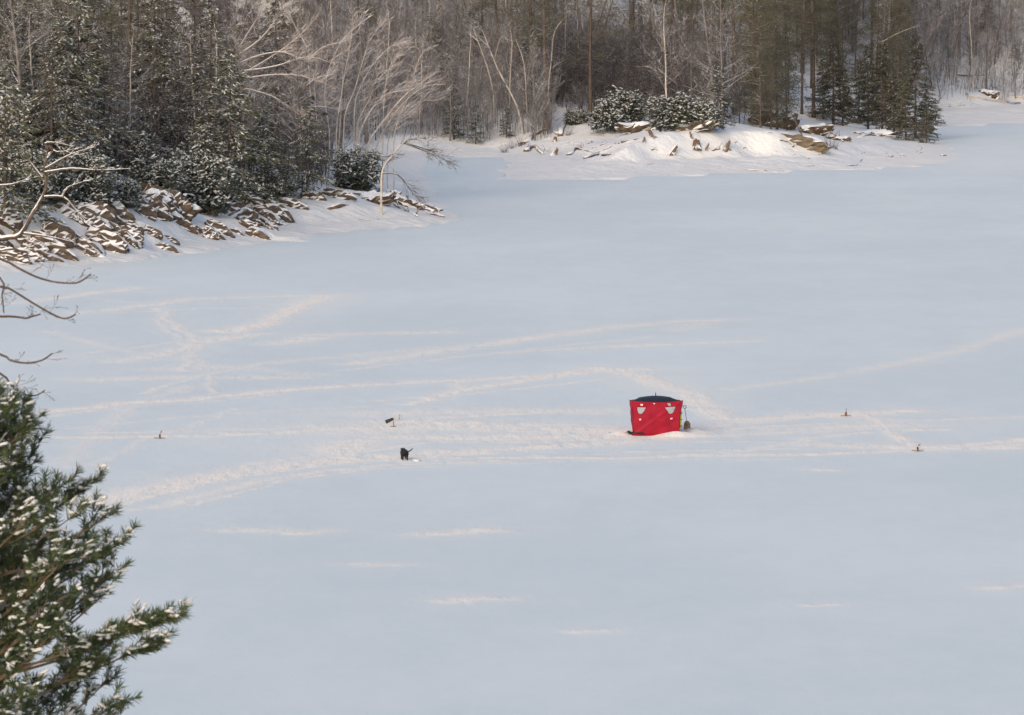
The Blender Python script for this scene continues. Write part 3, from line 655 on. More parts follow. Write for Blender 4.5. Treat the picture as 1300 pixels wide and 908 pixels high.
stem_tree('bare_tree', [[(898,108),(888,80),(875,45),(868,26)], [(884,70),(895,50)]], None, .09, M_BIRCH, M_TWIG, 'pale leaning stem tilting left above the right rounded shrub', 8, 1.0)
stem_tree('bare_tree', [[(860,110),(855,60),(848,30),(842,8)], [(853,50),(866,25),(878,8)]], None, .09, M_BIRCH, M_TWIG, 'pale forked stem rising between the two rounded shrubs', 8, 1.0)
stem_tree('bare_tree', [[(903,110),(900,60),(898,10),(899,-20)]], None, .10, M_BIRCH, M_TWIG, 'straight pale stem behind the narrow dark shrub', 8, 1.0)
stem_tree('dead_tree', [[(910,142),(917,128),(926,110),(938,82)]], None, .09, M_PALEWOOD, M_PALEWOOD, 'bleached pole leaning right on the brow of the point', 0)
stem_tree('dead_tree', [[(984,146),(983,132),(980,118),(975,110)], [(982,128),(974,122),(971,126)]], None, .08, M_PALEWOOD, M_PALEWOOD, 'broken bleached stub behind the undercut bank of the point', 0)
stem_tree('dead_tree', [[(1043,118),(1038,100),(1034,62),(1030,50)], [(1036,128),(1046,118),(1042,105)], [(1034,70),(1044,80),(1049,88)]], None, .07, M_PALEWOOD, M_PALEWOOD, 'bleached dead snag with crooked arms on the thick front pine', 0)
stem_tree('dead_tree', [[(1100,130),(1112,60),(1122,52),(1145,40),(1168,32)]], None, .06, M_PALEWOOD, M_PALEWOOD, 'pale broken limb slanting up to the right among the olive pines', 0)
stem_tree('dead_tree', [[(1020,176),(1014,164),(1008,150),(1003,142)]], None, .09, M_BARK_B, M_BARK_B, 'brown dead stem slumped left over the undercut edge of the point', 3, .5)
stem_tree('leaning_tree', [[(-60,322),(0,303),(25,298),(42,270),(58,240),(56,215),(60,193)], [(57,219),(90,214),(125,216),(166,214)], [(58,214),(90,196),(120,187)], [(62,184),(72,193),(95,189)], [(56,250),(80,250),(95,265),(108,280)], [(79,250),(86,238),(112,229)], [(53,225),(38,205),(26,184)], [(-10,236),(15,234),(32,228)], [(30,296),(60,300),(92,307)], [(60,188),(58,182),(70,181),(93,186)]],
          449, .27, M_LIMB, M_LIMB, 'bare tree leaning out from the left edge with snow along its bent limbs', 9, .9, 0, None, 'tree', .8, bf=.4)
# fine hanging twigs of a near bare tree, left edge
z8 = lambda L: [(x / 4.54, 320 + y / 4.54) for x, y in L]
stem_tree('near_bare_tree', [[(-210, 900), (-200, 700), (-190, 500), (-185, 300), (-180, 50)],
    [(-188, 300), (-90, 300)] + z8([(0,40),(100,90),(200,140),(300,170),(400,180),(460,172),(520,130)]),
    [(-190, 360), (-80, 350)] + z8([(0,200),(60,215),(150,270),(250,330),(350,380),(400,378),(435,360)]),
    [(-188, 330), (-60, 325)] + z8([(0,150),(12,250),(22,350)]),
    [(-190, 410), (-80, 405)] + z8([(0,372),(100,375),(150,382),(190,370),(230,360)]),
    [(-192, 450), (-80, 430)] + z8([(0,590),(60,625),(150,640),(240,625),(300,585)]),
    [(-193, 480), (-60, 450)] + z8([(0,700),(60,760),(140,820),(210,825),(258,795)])],
    62, .026, M_BARK_D, M_BARK_D, 'near bare tree whose fine drooping twigs hang in at the left edge', 7, .22, .02, Vector((.2, 0, .15)), 'tree', .6, sub=2, tr=.0020, bf=.34)

# ------------------------------------------------------------------ near white pine, lower left
def near_pine():
    D = 54.0; top = P(-88, 470, D); gz = NZ(top.x, D); hgt = top.z - gz
    t = MB(); c = MB(); s = MB()
    t.tube([(0, 0, -.5), (0, 0, hgt * .5), (0, 0, hgt)], [.16, .10, .012], 8)
    def tuft(p, ax, sc=1.0):
        ax = ax.normalized(); a = ax.cross(Vector((.2, .3, .9))).normalized(); b = ax.cross(a)
        for j in range(30):
            w = random.uniform(0, 6.3); sp_ = random.uniform(.15, .95)
            d = (ax * (1.05 - sp_ * .55) + (a * math.cos(w) + b * math.sin(w)) * sp_ + Vector((0, 0, -.10))).normalized()
            q = p - ax * random.uniform(0, .07) * sc
            L = random.uniform(.07, .115) * sc; sd_ = d.cross(Vector((random.gauss(0, 1), random.gauss(0, 1), random.gauss(0, 1)))).normalized()
            c.add([q - sd_ * .0028, q + sd_ * .0028, q + d * L * .6 + sd_ * .003, q + d * L, q + d * L * .6 - sd_ * .003], [(0, 1, 2, 3, 4)])
        if random.random() < .5:
            ang = math.atan2(ax.y, ax.x); rot = Matrix.Rotation(ang, 3, 'Z') @ Matrix.Rotation(-math.asin(max(-1, min(1, ax.z))) * .6, 3, 'Y')
            for _k in range(random.choice((1, 2, 3))):
                rot2 = Matrix.Rotation(random.uniform(-.9, .9), 3, 'Z') @ rot @ Matrix.Rotation(random.uniform(-.1, .6), 3, 'Y')
                s.blob(p + ax * random.uniform(-.01, .06) + Vector((random.gauss(0, .02), random.gauss(0, .02), random.uniform(.005, .03))), (random.uniform(.025, .062), random.uniform(.010, .022), random.uniform(.007, .016)), 0, .4, 6, 4, rot2)
    n = 200
    for k in range(n):
        f = (k + random.random()) / n; z = hgt - .1 - f * 5.2; below = hgt - z
        az = random.uniform(-2.2, 1.9) if random.random() < .8 else random.uniform(0, 6.3)
        L = min(1.85, .25 + below * .78 * random.uniform(.55, 1.12))
        br = wander((0, 0, z), rdir(.30, az), L, 6, .07, .07)
        t.tube(br, [.028, .022, .017, .013, .010, .007, .004], 5)
        for j in range(int(5 + L * 9)):
            q = random.uniform(.22, 1.0); p = lerp_path(br, q); ax = (lerp_path(br, min(1, q + .1)) - lerp_path(br, max(0, q - .1))).normalized()
            d = (ax + rdir(random.uniform(-.2, .9), random.uniform(0, 6.3)) * .75 + Vector((0, 0, .25))).normalized()
            l2 = random.uniform(.12, .42) * (1.1 - q * .4)
            tw = wander(p, d, l2, 3, .10, .08); t.tube(tw, [.006, .005, .004, .003], 3)
            tuft(tw[-1], tw[-1] - tw[-2])
            if l2 > .2: tuft(tw[-2], tw[-1] - tw[-2] + rdir(random.uniform(-.5, .8), random.uniform(0, 6.3)) * .08, .9)
            if l2 > .3: tuft(tw[1], d + rdir(.2, random.uniform(0, 6.3)) * .5, .9)
        tuft(br[-1], br[-1] - br[-2])
    for a, b, e, g in ((-120, 890, 216, 786), (-100, 870, 180, 800), (-60, 900, 196, 822)):
        p0 = P(a, b, D); p1 = P(e, g, D - .3); o = Vector((top.x, D, gz)); mid = p0.lerp(p1, .6) + Vector((0, 0, -.06)); br = [p0 - o, p0.lerp(p1, .3) + Vector((0, .05, -.05)) - o, mid - o, p0.lerp(p1, .85) - o, p1 - o]
        t.tube(br, [.022, .016, .011, .007, .004], 5)
        for j in range(30):
            q = random.uniform(.45, 1); p = lerp_path(br, q); d = ((p1 - p0).normalized() + rdir(random.uniform(.2, .9), random.uniform(0, 6.3)) * .55).normalized()
            tw = wander(p, d, random.uniform(.10, .26), 3, .1, .06); t.tube(tw, [.006, .005, .004, .003], 3); tuft(tw[-1], tw[-1] - tw[-2]); tuft(tw[1], tw[-1] - tw[0])
        tuft(br[-1], br[-1] - br[-2])
    root = empty('white_pine', (top.x, D, gz), 0, 'near white pine with long needle tufts holding small clumps of snow', 'tree')
    t.build('trunk', M_TWIGN, root); c.build('needles', M_NEEDLE, root); s.build('foliage_snow', M_SNOWN, root, smooth=True)  # last part is only the snow blobs on the needle tufts
near_pine()

# ------------------------------------------------------------------ rocks, logs, stumps
def rock(name, p, size, rot, m, label, cat='rock', group=None, seg=None, jag=.16):
    mb = MB(); nx, ny, nzv = 11, 6, 5; idx = {}; vs = []; fs = []
    off = random.uniform(0, 99)
    def vid(i, j, k):
        if (i, j, k) not in idx:
            x = i / nx - .5; y = j / ny - .5; z = k / nzv - .5
            e = 1 - .35 * abs(2 * x) ** 2.5 - .0 * z
            w = (fbm(np.array([x * 3 + off]), np.array([y * 3 + z * 5 + off]), 3)[0] - .5)
            v = Vector((x * (1 + jag * w * 2) * (1 - .12 * abs(2 * z)), y * e * (1 + jag * 2 * w), z * e + w * jag * 1.6))
            w3 = fbm(np.array([x * 8 + off]), np.array([y * 8 + z * 9 - off]), 5)[0] - .5; v += Vector((w3 * jag * .2, w3 * jag * .5, w3 * jag * .45))
            v += Vector((random.uniform(-1, 1) * .012, random.uniform(-1, 1) * .03, random.uniform(-1, 1) * .03))
            idx[(i, j, k)] = len(vs); vs.append(Vector((v.x * size[0], v.y * size[1], v.z * size[2])))
        return idx[(i, j, k)]
    for i in range(nx):
        for j in range(ny):
            fs.append((vid(i, j, 0), vid(i, j + 1, 0), vid(i + 1, j + 1, 0), vid(i + 1, j, 0))); fs.append((vid(i, j, nzv), vid(i + 1, j, nzv), vid(i + 1, j + 1, nzv), vid(i, j + 1, nzv)))
    for i in range(nx):
        for k in range(nzv):
            fs.append((vid(i, 0, k), vid(i + 1, 0, k), vid(i + 1, 0, k + 1), vid(i, 0, k + 1))); fs.append((vid(i, ny, k), vid(i, ny, k + 1), vid(i + 1, ny, k + 1), vid(i + 1, ny, k)))
    for j in range(ny):
        for k in range(nzv):
            fs.append((vid(0, j, k), vid(0, j, k + 1), vid(0, j + 1, k + 1), vid(0, j + 1, k))); fs.append((vid(nx, j, k), vid(nx, j + 1, k), vid(nx, j + 1, k + 1), vid(nx, j, k + 1)))
    mb.add([rot @ v for v in vs], fs)
    o = mb.build(name, m, None, p); return tag(o, label, cat, group)
def RX(x, y, z): return Matrix.Rotation(z, 3, 'Z') @ Matrix.Rotation(y, 3, 'Y') @ Matrix.Rotation(x, 3, 'X')
big = [((70, 322), (4.2, 2.0, 1.15), .62, 'largest brown slab rock, dipping right at the ice on the left shore'),
       ((108, 316), (2.9, 1.7, .9), .60, 'long brown slab right beside the largest one'),
       ((165, 303), (2.2, 1.5, .9), .50, 'squarish brown rock face in the middle of the slab rocks'),
       ((268, 303), (1.3, 1.2, .8), .3, 'small reddish brown rock close to the ice below the broad hemlock'),
       ((125, 290), (1.8, 1.3, .6), .5, 'snow capped slab up the slope above the squarish brown rock'),
       ((20, 332), (2.4, 1.3, .6), .3, 'low dark slab at the ice below the leaning bare tree'),
       ((245, 262), (3.4, 1.8, 1.0), .75, 'steep brown slab leaning against the bare earth bank'),
       ((232, 288), (2.6, 1.4, .7), .62, 'snow covered slab with a brown edge below the steep brown slab'),
       ((300, 272), (3.0, 1.3, .5), .55, 'long thin snow covered slab under the broad hemlock'),
       ((35, 314), (2.5, 1.4, .7), .62, 'snow capped slab under the trunk of the leaning bare tree')]
for (a, b), sz, tilt, lab in big:
    p = hit(a, b); rock('slab_rock', (p.x, p.y + .2, p.z + .1), sz, RX(-.25, tilt, random.uniform(-.15, .15)), M_ROCK, lab)
for k in range(78):
    a = random.uniform(-40, 350); f = random.random(); low = np.interp(a, [-40, 0, 200, 345], [348, 342, 323, 303]); b = low - 4 - f * np.interp(a, [0, 110, 190, 250, 350], [62, 75, 112, 85, 28])
    p = hit(a, b); L = random.uniform(1.0, 3.5)
    rock('slab_rock', (p.x, p.y, p.z - .12), (L, L * .7, L * random.uniform(.28, .55)), RX(random.uniform(-.4, 0), random.uniform(.35, .8), random.uniform(-.45, .45)), M_ROCK,
         'snow capped tilted slab in the jumble of rocks along the left shore', 'rock', 'small slab rocks along the left shore')
for (a, b), sz, tl, lab in (((372, 262), (2.6, 1.6, .9), .3, 'dark ledge below the small hemlock at the gap of open snow'), ((398, 252), (2.2, 1.5, .9), .3, 'small dark ledge left of the snow capped log on the spit'), ((430, 250), (3.0, 1.6, .9), .2, 'dark ledge just under the rounded shrub on the spit'),
    ((345, 268), (2.2, 1.4, .8), .5, 'brown ledge at the right end of the slab rocks beside the dark fallen log'), ((545, 268), (2.2, 1.2, .7), .4, 'small layered ledge at the very tip of the spit'), ((325, 285), (1.6, 1.1, .6), .4, 'low ledge under the end of the dark fallen log')):
    p = hit(a, b); rock('slab_rock', (p.x, p.y, p.z), sz, RX(-.2, tl, 0), M_ROCK, lab)
def log(name, px, r, label, m=M_LOG, cat='log', lift=.0, group=None, n=8, branch=0, air=None):
    pts = []
    for i, q in enumerate(px):
        h = hit(q[0], q[1]) if len(q) == 2 else P(q[0], q[1], q[2])
        pts.append(h + Vector((0, 0, lift)))
    fine = []
    for i in range(len(pts) - 1):
        for s_ in (0, .5): fine.append(pts[i].lerp(pts[i + 1], s_) + Vector((random.gauss(0, r * .25), 0, random.gauss(0, r * .25))))
    fine.append(pts[-1]); o = fine[0].copy(); K = len(fine)
    mb = MB(); mb.tube([q - o for q in fine], [r * (1.1 - .5 * i / (K - 1)) * random.uniform(.85, 1.15) for i in range(K)], n, 0, True)
    for b in range(branch):
        p = lerp_path(fine, random.uniform(.2, .95)) - o; mb.tube(wander(p, rdir(random.uniform(.1, 1.2), random.uniform(0, 6.3)), random.uniform(.4, 1.3), 3, .25), [r * .35, r * .28, r * .2, r * .08], 4)
    return tag(mb.build(name, m, None, o, smooth=True), label, cat, group)
log('fallen_log', [(313, 262), (330, 276), (350, 292)], .26, 'dark fallen log slanting down to the ice on the left shore')
log('fallen_log', [(417, 266), (440, 260), (462, 250), (483, 241)], .28, 'snow capped log propped on the spit below the rounded shrub')
log('fallen_log', [(295, 265), (320, 285), (332, 292)], .14, 'thin snowy log just below the dark fallen log')
log('fallen_log', [(200, 207), (235, 215), (255, 218)], .22, 'snow covered trunk lying across the top of the bare earth bank')
log('fallen_branch', [(455, 280), (475, 280), (481, 279)], .06, 'thin stick lying on the snow of the spit')
log('fallen_branch', [(363, 286), (372, 284), (378, 284)], .05, 'short dark stick on the snow left of the spit')
log('tree_root', [(492, 247), (510, 256), (530, 262), (545, 272), (563, 276)], .24, 'twisted dark root running down to the tip of the spit', branch=6)
log('tree_root', [(500, 258), (515, 268), (530, 275)], .20, 'brown root under the twisted one on the spit', branch=4)
log('fallen_log', [(360, 243), (372, 236), (378, 246)], .14, 'short bent dark log at the gap of open snow')
log('fallen_log', [(375, 210), (400, 208), (425, 203)], .2, 'snow covered trunk lying level across the gap of open snow')
def soil(px, py, size, label, m=M_SOIL, rz=0, tilt=0, D=None):
    p = hit(px, py + (9 if D else 0)) + (Vector((0, 1.1, .42)) if D else Vector((0, 0, 0))); return rock('earth_bank', (p.x, p.y + size[1] * .25, p.z), size, RX(.1, tilt, rz), m, label, 'earth bank', jag=.6)
soil(190, 262, (3.0, 2.4, 2.4), 'bare tan earth bank between the snowy shrubs and the broad hemlock', tilt=.35)
soil(222, 268, (2.6, 2.0, 2.0), 'darker earth bank right of the bare tan one', tilt=.7)
soil(205, 236, (3.4, 2.0, 1.6), 'upper snow streaked earth bank above the bare tan one', tilt=.3)
soil(470, 256, (3.6, 2.0, 1.0), 'dark undercut earth bank beneath the rounded shrub on the spit')
soil(498, 254, (1.6, 1.2, 1.3), 'dark brown root clod where the snow capped log meets the spit')
soil(526, 264, (3.6, 1.6, .9), 'brown layered bank end near the tip of the spit', tilt=.35)
soil(984, 153, (5.0, 3.0, 2.1), 'overhanging olive brown sod block at the top of the point', tilt=.05, D=626)
soil(1036, 163, (3.2, 2.0, .9), 'dark torn sod beside the overhanging block', D=622)
soil(1020, 186, (4.6, 2.6, 1.6), 'tan layered boulder on the lower slope of the point', M_BOULDER, tilt=.15)
soil(812, 160, (4.4, 2.4, 1.0), 'brown exposed earth under the large rounded shrub', D=619)
soil(882, 160, (4.4, 2.4, 1.0), 'brown exposed earth under the lower rounded shrub', tilt=-.15, D=619)
soil(760, 153, (2.6, 1.4, .7), 'brown overhanging sod left of the large rounded shrub')
soil(1110, 172, (4.6, 1.8, .6), 'dark snow capped root mat near the right end of the point')
soil(1065, 178, (2.4, 1.5, .7), 'small brown clod left of the root mat on the point')
log('arched_log', [(663, 184), (676, 175), (690, 166), (698, 163), (708, 171)], .32, 'arched snow covered log at the left end of the point', branch=7)
log('arched_log', [(711, 174), (716, 158), (730, 151), (750, 149)], .30, 'thick snow capped trunk bending over the brow left of the shrubs', branch=4)
log('arched_log', [(668, 193), (674, 188), (683, 188), (689, 196)], .24, 'small arched snowy log below the larger one at the left end of the point', branch=4)
log('driftwood_log', [(744, 202), (760, 194), (775, 187), (786, 182)], .16, 'long dark driftwood pole slanting across the slope of the point')
log('driftwood_log', [(790, 181), (805, 178), (818, 176)], .13, 'short driftwood pole above the long slanting one')
log('driftwood_log', [(722, 197), (732, 190), (742, 191), (753, 194)], .17, 'forked dark driftwood left of the long slanting pole', branch=6)
log('driftwood_log', [(765, 198), (780, 197)], .12, 'small dark stick just below the long slanting pole')
log('driftwood_log', [(752, 189), (758, 187)], .10, 'tiny dark stick just above the forked driftwood')
log('driftwood_log', [(822, 209), (829, 209)], .12, 'tiny stick alone on the low shelf of the point')
log('driftwood_log', [(946, 216), (960, 217), (973, 217)], .13, 'flat dark stick at the ice edge of the point')
log('driftwood_log', [(1022, 211), (1034, 211)], .09, 'faint thin stick at the ice edge right of the flat dark one')
log('driftwood_log', [(1076, 211), (1086, 211), (1094, 203)], .13, 'angled dark stick at the ice edge near the tip of the point')
log('driftwood_log', [(1090, 176), (1105, 170), (1122, 171), (1138, 174)], .20, 'snow capped gnarled trunk on the root mat near the right end of the point', branch=6)
log('driftwood_log', [(1045, 166), (1060, 170), (1070, 180)], .16, 'dark twisted root hanging down beside the torn sod', branch=5)
log('driftwood_log', [(1195, 198), (1201, 198)], .16, 'dark lump of wood alone beyond the tip of the point')
log('driftwood_log', [(913, 152), (922, 147), (930, 144)], .13, 'small snowy log at the brow by the bleached leaning pole', branch=2)
for k in range(34):
    a = random.uniform(660, 1170); b = np.interp(a, [660, 760, 930, 1010, 1170], [188, 168, 160, 172, 186]) + random.uniform(0, 1) * np.interp(a, [660, 800, 1000, 1170], [20, 38, 34, 14])
    l = random.uniform(3, 11); log('driftwood_stick', [(a, b), (a + l * .5, b - random.uniform(-1, 2)), (a + l, b - random.uniform(-2, 4))], random.uniform(.05, .11), 'small dark stick half buried in the snow slope of the point', group='small sticks on the snow slope of the point', n=5, branch=random.choice((0, 1, 2)))
def stump(px, py, r, h, tilt, label):
    p = hit(px, py); mb = MB()
    d = Vector((tilt, random.uniform(-.2, .2), 1)).normalized()
    pts = [d * (-.3), d * .05, d * h * .5, d * h]
    mb.tube(pts, [r * 1.5, r * 1.25, r, r * .8], 9, 0, True)
    for k in range(4): mb.tube([d * h * .8, d * h * 1.0 + rdir(.9, random.uniform(0, 6.3)) * h * .25], [r * .3, r * .05], 4)
    for k in range(5):
        a = random.uniform(0, 6.3); mb.tube([(0, 0, h * .2), (math.cos(a) * r * 1.6, math.sin(a) * r * 1.6, .02), (math.cos(a) * r * 2.6, math.sin(a) * r * 2.6, -.15)], [r * .4, r * .3, r * .1], 4)
    tag(mb.build('tree_stump', M_LOG, None, p), label, 'stump')
stump(852, 197, .24, .95, .7, 'dark stump leaning right, left end of the row of stumps on the point')
stump(884, 191, .38, .75, 0, 'widest dark stump, in the middle of the row on the slope of the point')
stump(896, 194, .10, .7, .5, 'thin stub just right of the widest stump on the point')
stump(921, 192, .24, .9, .45, 'brown stump at the right end of the row on the slope of the point')
stump(703, 197, .26, .75, .5, 'dark stump below the arched logs at the left end of the point')
stump(828, 174, .20, .8, -.5, 'small stump right under the large rounded shrub')
stump(878, 175, .10, .6, -.3, 'tiny stub under the lower rounded shrub')
stump(817, 182, .12, .5, .3, 'tiny stub at the right end of the short driftwood pole')
stump(704, 181, .22, .5, .2, 'knobby stump tucked under the arched logs')
for i, (px, r, lab) in enumerate([([(1230, 125), (1260, 129), (1295, 132)], .30, 'long bleached trunk lying along the far right shore'), ([(1238, 112), (1262, 126), (1280, 131)], .26, 'bleached trunk slanting across the pile on the far right shore'),
      ([(1265, 112), (1282, 122), (1300, 128)], .25, 'bleached trunk at the right of the pile on the far right shore'), ([(1228, 120), (1231, 130), (1237, 136)], .13, 'upright bleached root at the left of the pile on the far right shore'),
      ([(1215, 97), (1235, 98), (1250, 97)], .12, 'dark level trunk above the pile on the far right shore'), ([(1185, 138), (1210, 136), (1225, 134)], .14, 'grey drift log in the brush along the far right shore')]):
    log('fallen_tree', px, r, lab, M_PALEWOOD if i not in (4, 5) else M_LOG, branch=3)
soil(1255, 122, (3, 2, 1.0), 'snowy earth bank under the bleached trunks on the far right shore')
p_ = []
for k in range(7):                  # dry weeds on the bank
    a, b = [(722, 172), (650, 190), (660, 186), (1052, 186), (1060, 190), (900, 140), (640, 194)][k]
    mb = MB(); h = hit(a, b)
    for j in range(26): mb.tube(wander((random.gauss(0, .2), random.gauss(0, .2), -.1), rdir(random.uniform(.5, 1.4), random.uniform(0, 6.3)), random.uniform(.6, 1.7), 4, .18), [.014, .012, .01, .008, .003], 3)
    tag(mb.build('dry_bush', M_TWIG2, None, h), ['leafless bush on the snow right of the arched logs', 'leafless bush at the cove end of the point', 'leafless bush just left of the arched logs', 'leafless bush beside the tan boulder', 'leafless bush right of the tan boulder under the torn sod', 'leafless bush by the bleached leaning pole', 'leafless bush farthest left on the shore of the point'][k], 'bush')

# ------------------------------------------------------------------ things on the ice
def fabric(name, c, rough=.6, var=.8):
    return m_simple(name, tuple(q * var for q in c), c, 2.5, rough, .25, .3)
M_RED = fabric('red_nylon', (.31, .0015, .022), .7, .7); M_ROOF = fabric('navy_nylon', (.016, .022, .034)); M_WIN = fabric('window_vinyl', (.33, .37, .41), .3, .8)
M_PINK = fabric('reflective_patch', (.85, .55, .6)); M_BLACK = m_simple('black_plastic', (.012, .012, .014), (.03, .03, .032), 5, .5, .05); M_GRN = fabric('lime_fabric', (.38, .50, .05))
M_METAL = m_simple('grey_metal', (.25, .24, .22), (.4, .38, .35), 5, .4, .1, .5); M_WOOD = m_simple('weathered_wood', (.20, .13, .08), (.36, .25, .16), 6, .8, .2)
M_FUR = m_simple('black_fur', (.008, .007, .007), (.022, .018, .018), 20, .6, .3)
M_ORANGE = m_simple('orange_plastic', (.45, .12, .04), (.6, .2, .07), 5, .5, .1)
S = 26.0
rt = empty('ice_shelter', (SH.x, SH.y + 1.15, 0), R(1.5), 'red pop up ice fishing shelter with a dark roof standing on the frozen lake', 'shelter')
hw_b, hw_t, HH = 1.12, 1.26, 1.72
def wall_pt(s, t, off=0.0):       # front wall, s -1..1, t 0..1
    hw = hw_b + (hw_t - hw_b) * (t ** 1.6) - .09 * math.sin(math.pi * t) * .6
    y = -(hw_b + (hw_t - hw_b) * t) - .03 * math.exp(-((s / .62) ** 2 + ((t - .52) / .36) ** 2)) + .05 * math.sin(math.pi * t) * abs(s) ** 2
    z = HH * t - (.085 * (1 - s * s) * t ** 5)
    y -= .045 * math.exp(-((abs(s) - abs(2 * t - 1)) / .10) ** 2) * (1 - .5 * abs(s)); y += .012 * math.sin(7 * s + 5 * t) + .010 * math.sin(15 * t - 6 * s)
    return Vector((s * hw, y - off, z))
def wall(rz, name='wall'):
    mb = MB(); n, k = 36, 28; rot = Matrix.Rotation(rz, 3, 'Z')
    for side in (0, .012):
        vs = [rot @ wall_pt(-1 + 2 * i / n, j / k, -side) for j in range(k + 1) for i in range(n + 1)]
        mb.add(vs, [(j * (n + 1) + i, j * (n + 1) + i + 1, (j + 1) * (n + 1) + i + 1, (j + 1) * (n + 1) + i) for j in range(k) for i in range(n)])
    return mb.build(name, M_RED, rt, smooth=True)
walls = [wall(a) for a in (0, R(90), R(180), R(270))]
mb = MB(); n = 16; vs = []
for j in range(n + 1):
    for i in range(n + 1):
        s = -1 + 2 * i / n; t = -1 + 2 * j / n
        e = max(abs(s), abs(t)); z = HH + .21 * (1 - e ** 1.5) - .085 * (1 - min(abs(s), abs(t)) ** 2) * e ** 6 - .0
        z -= .012
        vs.append(Vector((s * hw_t * 1.004, t * hw_t * 1.004, z)))
mb.add(vs, [(j * (n + 1) + i, j * (n + 1) + i + 1, (j + 1) * (n + 1) + i + 1, (j + 1) * (n + 1) + i) for j in range(n) for i in range(n)])
roof = mb.build('roof', M_ROOF, rt, smooth=True)
mb = MB(); mb.tube([(0, 0, HH + .2), (0, 0, HH + .36)], [.03, .012], 6, 0, True); mb.build('hub_knob', M_BLACK, roof)
for sx in (-1, 1):
    for sy in (-1, 1):
        mb = MB(); mb.tube([Vector((sx * wall_pt(1, t).x, sy * wall_pt(1, t).x, HH * t)) for t in (0, .2, .4, .6, .8, 1.0)], .022, 6, 0, True); mb.build('corner_pole', M_RED, rt, smooth=True)
def patch(cx, cz, pts, name, m, off=.03):           # pts in local (x,z) metres, wrapped on the front wall
    mb = MB(); vs = []
    for o in (off, off + .012):
        for (a, b) in pts:
            t = (cz + b) / HH; s = (cx + a) / (hw_b + (hw_t - hw_b) * t ** 1.6); vs.append(wall_pt(s, t, o))
    k = len(pts); mb.add(vs, [tuple(range(k)), tuple(k + i for i in range(k))] + [(i, (i + 1) % k, k + (i + 1) % k, k + i) for i in range(k)]); return mb.build(name, m, rt)
def zx(X, Y): return ((X - 620) / 10 / S, (715 - Y) / 10 / S)          # zoomed pixel to metres on the wall
def poly(points): 
    q = [zx(*p) for p in points]; cx = sum(a for a, b in q) / len(q); cz = sum(b for a, b in q) / len(q)
    return cx, cz, [(a - cx, b - cz) for a, b in q]
patch(*poly([(362, 352), (474, 350), (446, 408), (416, 438), (380, 434), (367, 395)]), 'window', M_WIN)
patch(*poly([(725, 350), (860, 343), (842, 408), (814, 434), (780, 432), (758, 394)]), 'window', M_WIN)
for q in ([(406, 302), (440, 302), (438, 328), (410, 328)], [(572, 284), (598, 284), (592, 300), (576, 300)], [(750, 288), (792, 290), (800, 330), (770, 330)]):
    patch(*poly(q), 'vent', M_PINK if q[0][0] < 700 else M_WIN)
for q in ([(384, 500), (412, 500), (408, 520), (388, 520)], [(796, 492), (830, 488), (826, 508), (800, 510)]): patch(*poly(q), 'hub_patch', M_PINK)
mb = MB(); 
for i in range(9):
    z = .38 + i * .10; mb.blob((hw_b + .07 + .01 * math.sin(i * 2), -1.0 + .03 * math.sin(i), z), (.045, .06, .065), 0, .2, 8, 6)
mb.build('rolled_door_flap', M_GRN, rt, smooth=True)
mb = MB(); 
for i in range(3): mb.box((hw_b + .085, -1.03, .45 + i * .32), (.1, .13, .03))
mb.build('tie_strap', M_BLACK, rt)
mb = MB()
for s_, e_ in (((-1, -1), (1, -1)), ((1, -1), (1, 1)), ((1, 1), (-1, 1)), ((-1, 1), (-1, -1))):
    K = 16; vs = []
    for i in range(K + 1):
        f = i / K; x = s_[0] + (e_[0] - s_[0]) * f; y = s_[1] + (e_[1] - s_[1]) * f; w = .10 + .03 * math.sin(i * 1.9)
        l = max(abs(x), abs(y)); vs += [Vector((x * hw_b, y * hw_b, .10)), Vector((x * (hw_b + w), y * (hw_b + w), .012))]
    mb.add(vs, [(2 * i, 2 * i + 1, 2 * i + 3, 2 * i + 2) for i in range(K)])
mb.build('ground_skirt', M_RED, rt)

for o in [rt] + list(rt.children_recursive):
    if o.type == 'MESH':
        for v in o.data.vertices:
            k = (v.co.y + 1.2) / 2.4; v.co.z *= 1 - .092 * k * min(1, v.co.z / 1.5) * (1 if v.co.z < 1.8 else .6); v.co.x *= 1 - .035 * k
# dark sled beside the shelter, front left corner
q = G(805, 552.0); mb = MB(); vs = []; prof = [(-.33, .14), (-.30, .02), (.30, .02), (.33, .14)]
for i in range(9):
    f = i / 8; x = -.55 + 1.1 * f; w = 1 - .35 * max(0, f - .7) / .3; l = .20 * max(0, f - .75) / .25 * .5
    for (a, b) in prof: vs.append(Vector((x, a * w, b + l)))
mb.add(vs, [(i * 4 + k, i * 4 + k + 1, i * 4 + 5 + k, i * 4 + 4 + k) for i in range(8) for k in range(3)] + [(0, 1, 2, 3), (32, 35, 34, 33)])
for sx in (-.33, .33): mb.tube([(-.55, sx, .15), (.3, sx, .15)], .022, 5, 0, True)
sl = empty('gear_sled', (q.x + .08, q.y - .25, .02), R(170), 'low black gear sled lying at the front left foot of the red shelter', 'sled')
mb.build('hull', M_BLACK, sl)
mb = MB(); mb.blob((.0, 0, .13), (.3, .2, .1), 0, .2, 9, 6); mb.build('gear_bag', M_BLACK, sl, smooth=True)
mb = MB(); mb.tube([(.55, -.15, .2), (.75, 0, .1), (.9, .1, .02)], .01, 5); mb.build('pull_rope', M_BLACK, sl); sl.scale = (.72, .72, .8)
q = G(777.5, 550.5); mb = MB(); mb.tube([(-.17, 0, .03), (.15, .05, .03)], .02, 6, 0, True); mb.tube([(-.17, 0, .035), (-.10, -.01, .035)], .035, 8, 0, True); mb.tube([(-.02, 0, .02), (-.02, 0, .075)], .02, 6, 0, True)
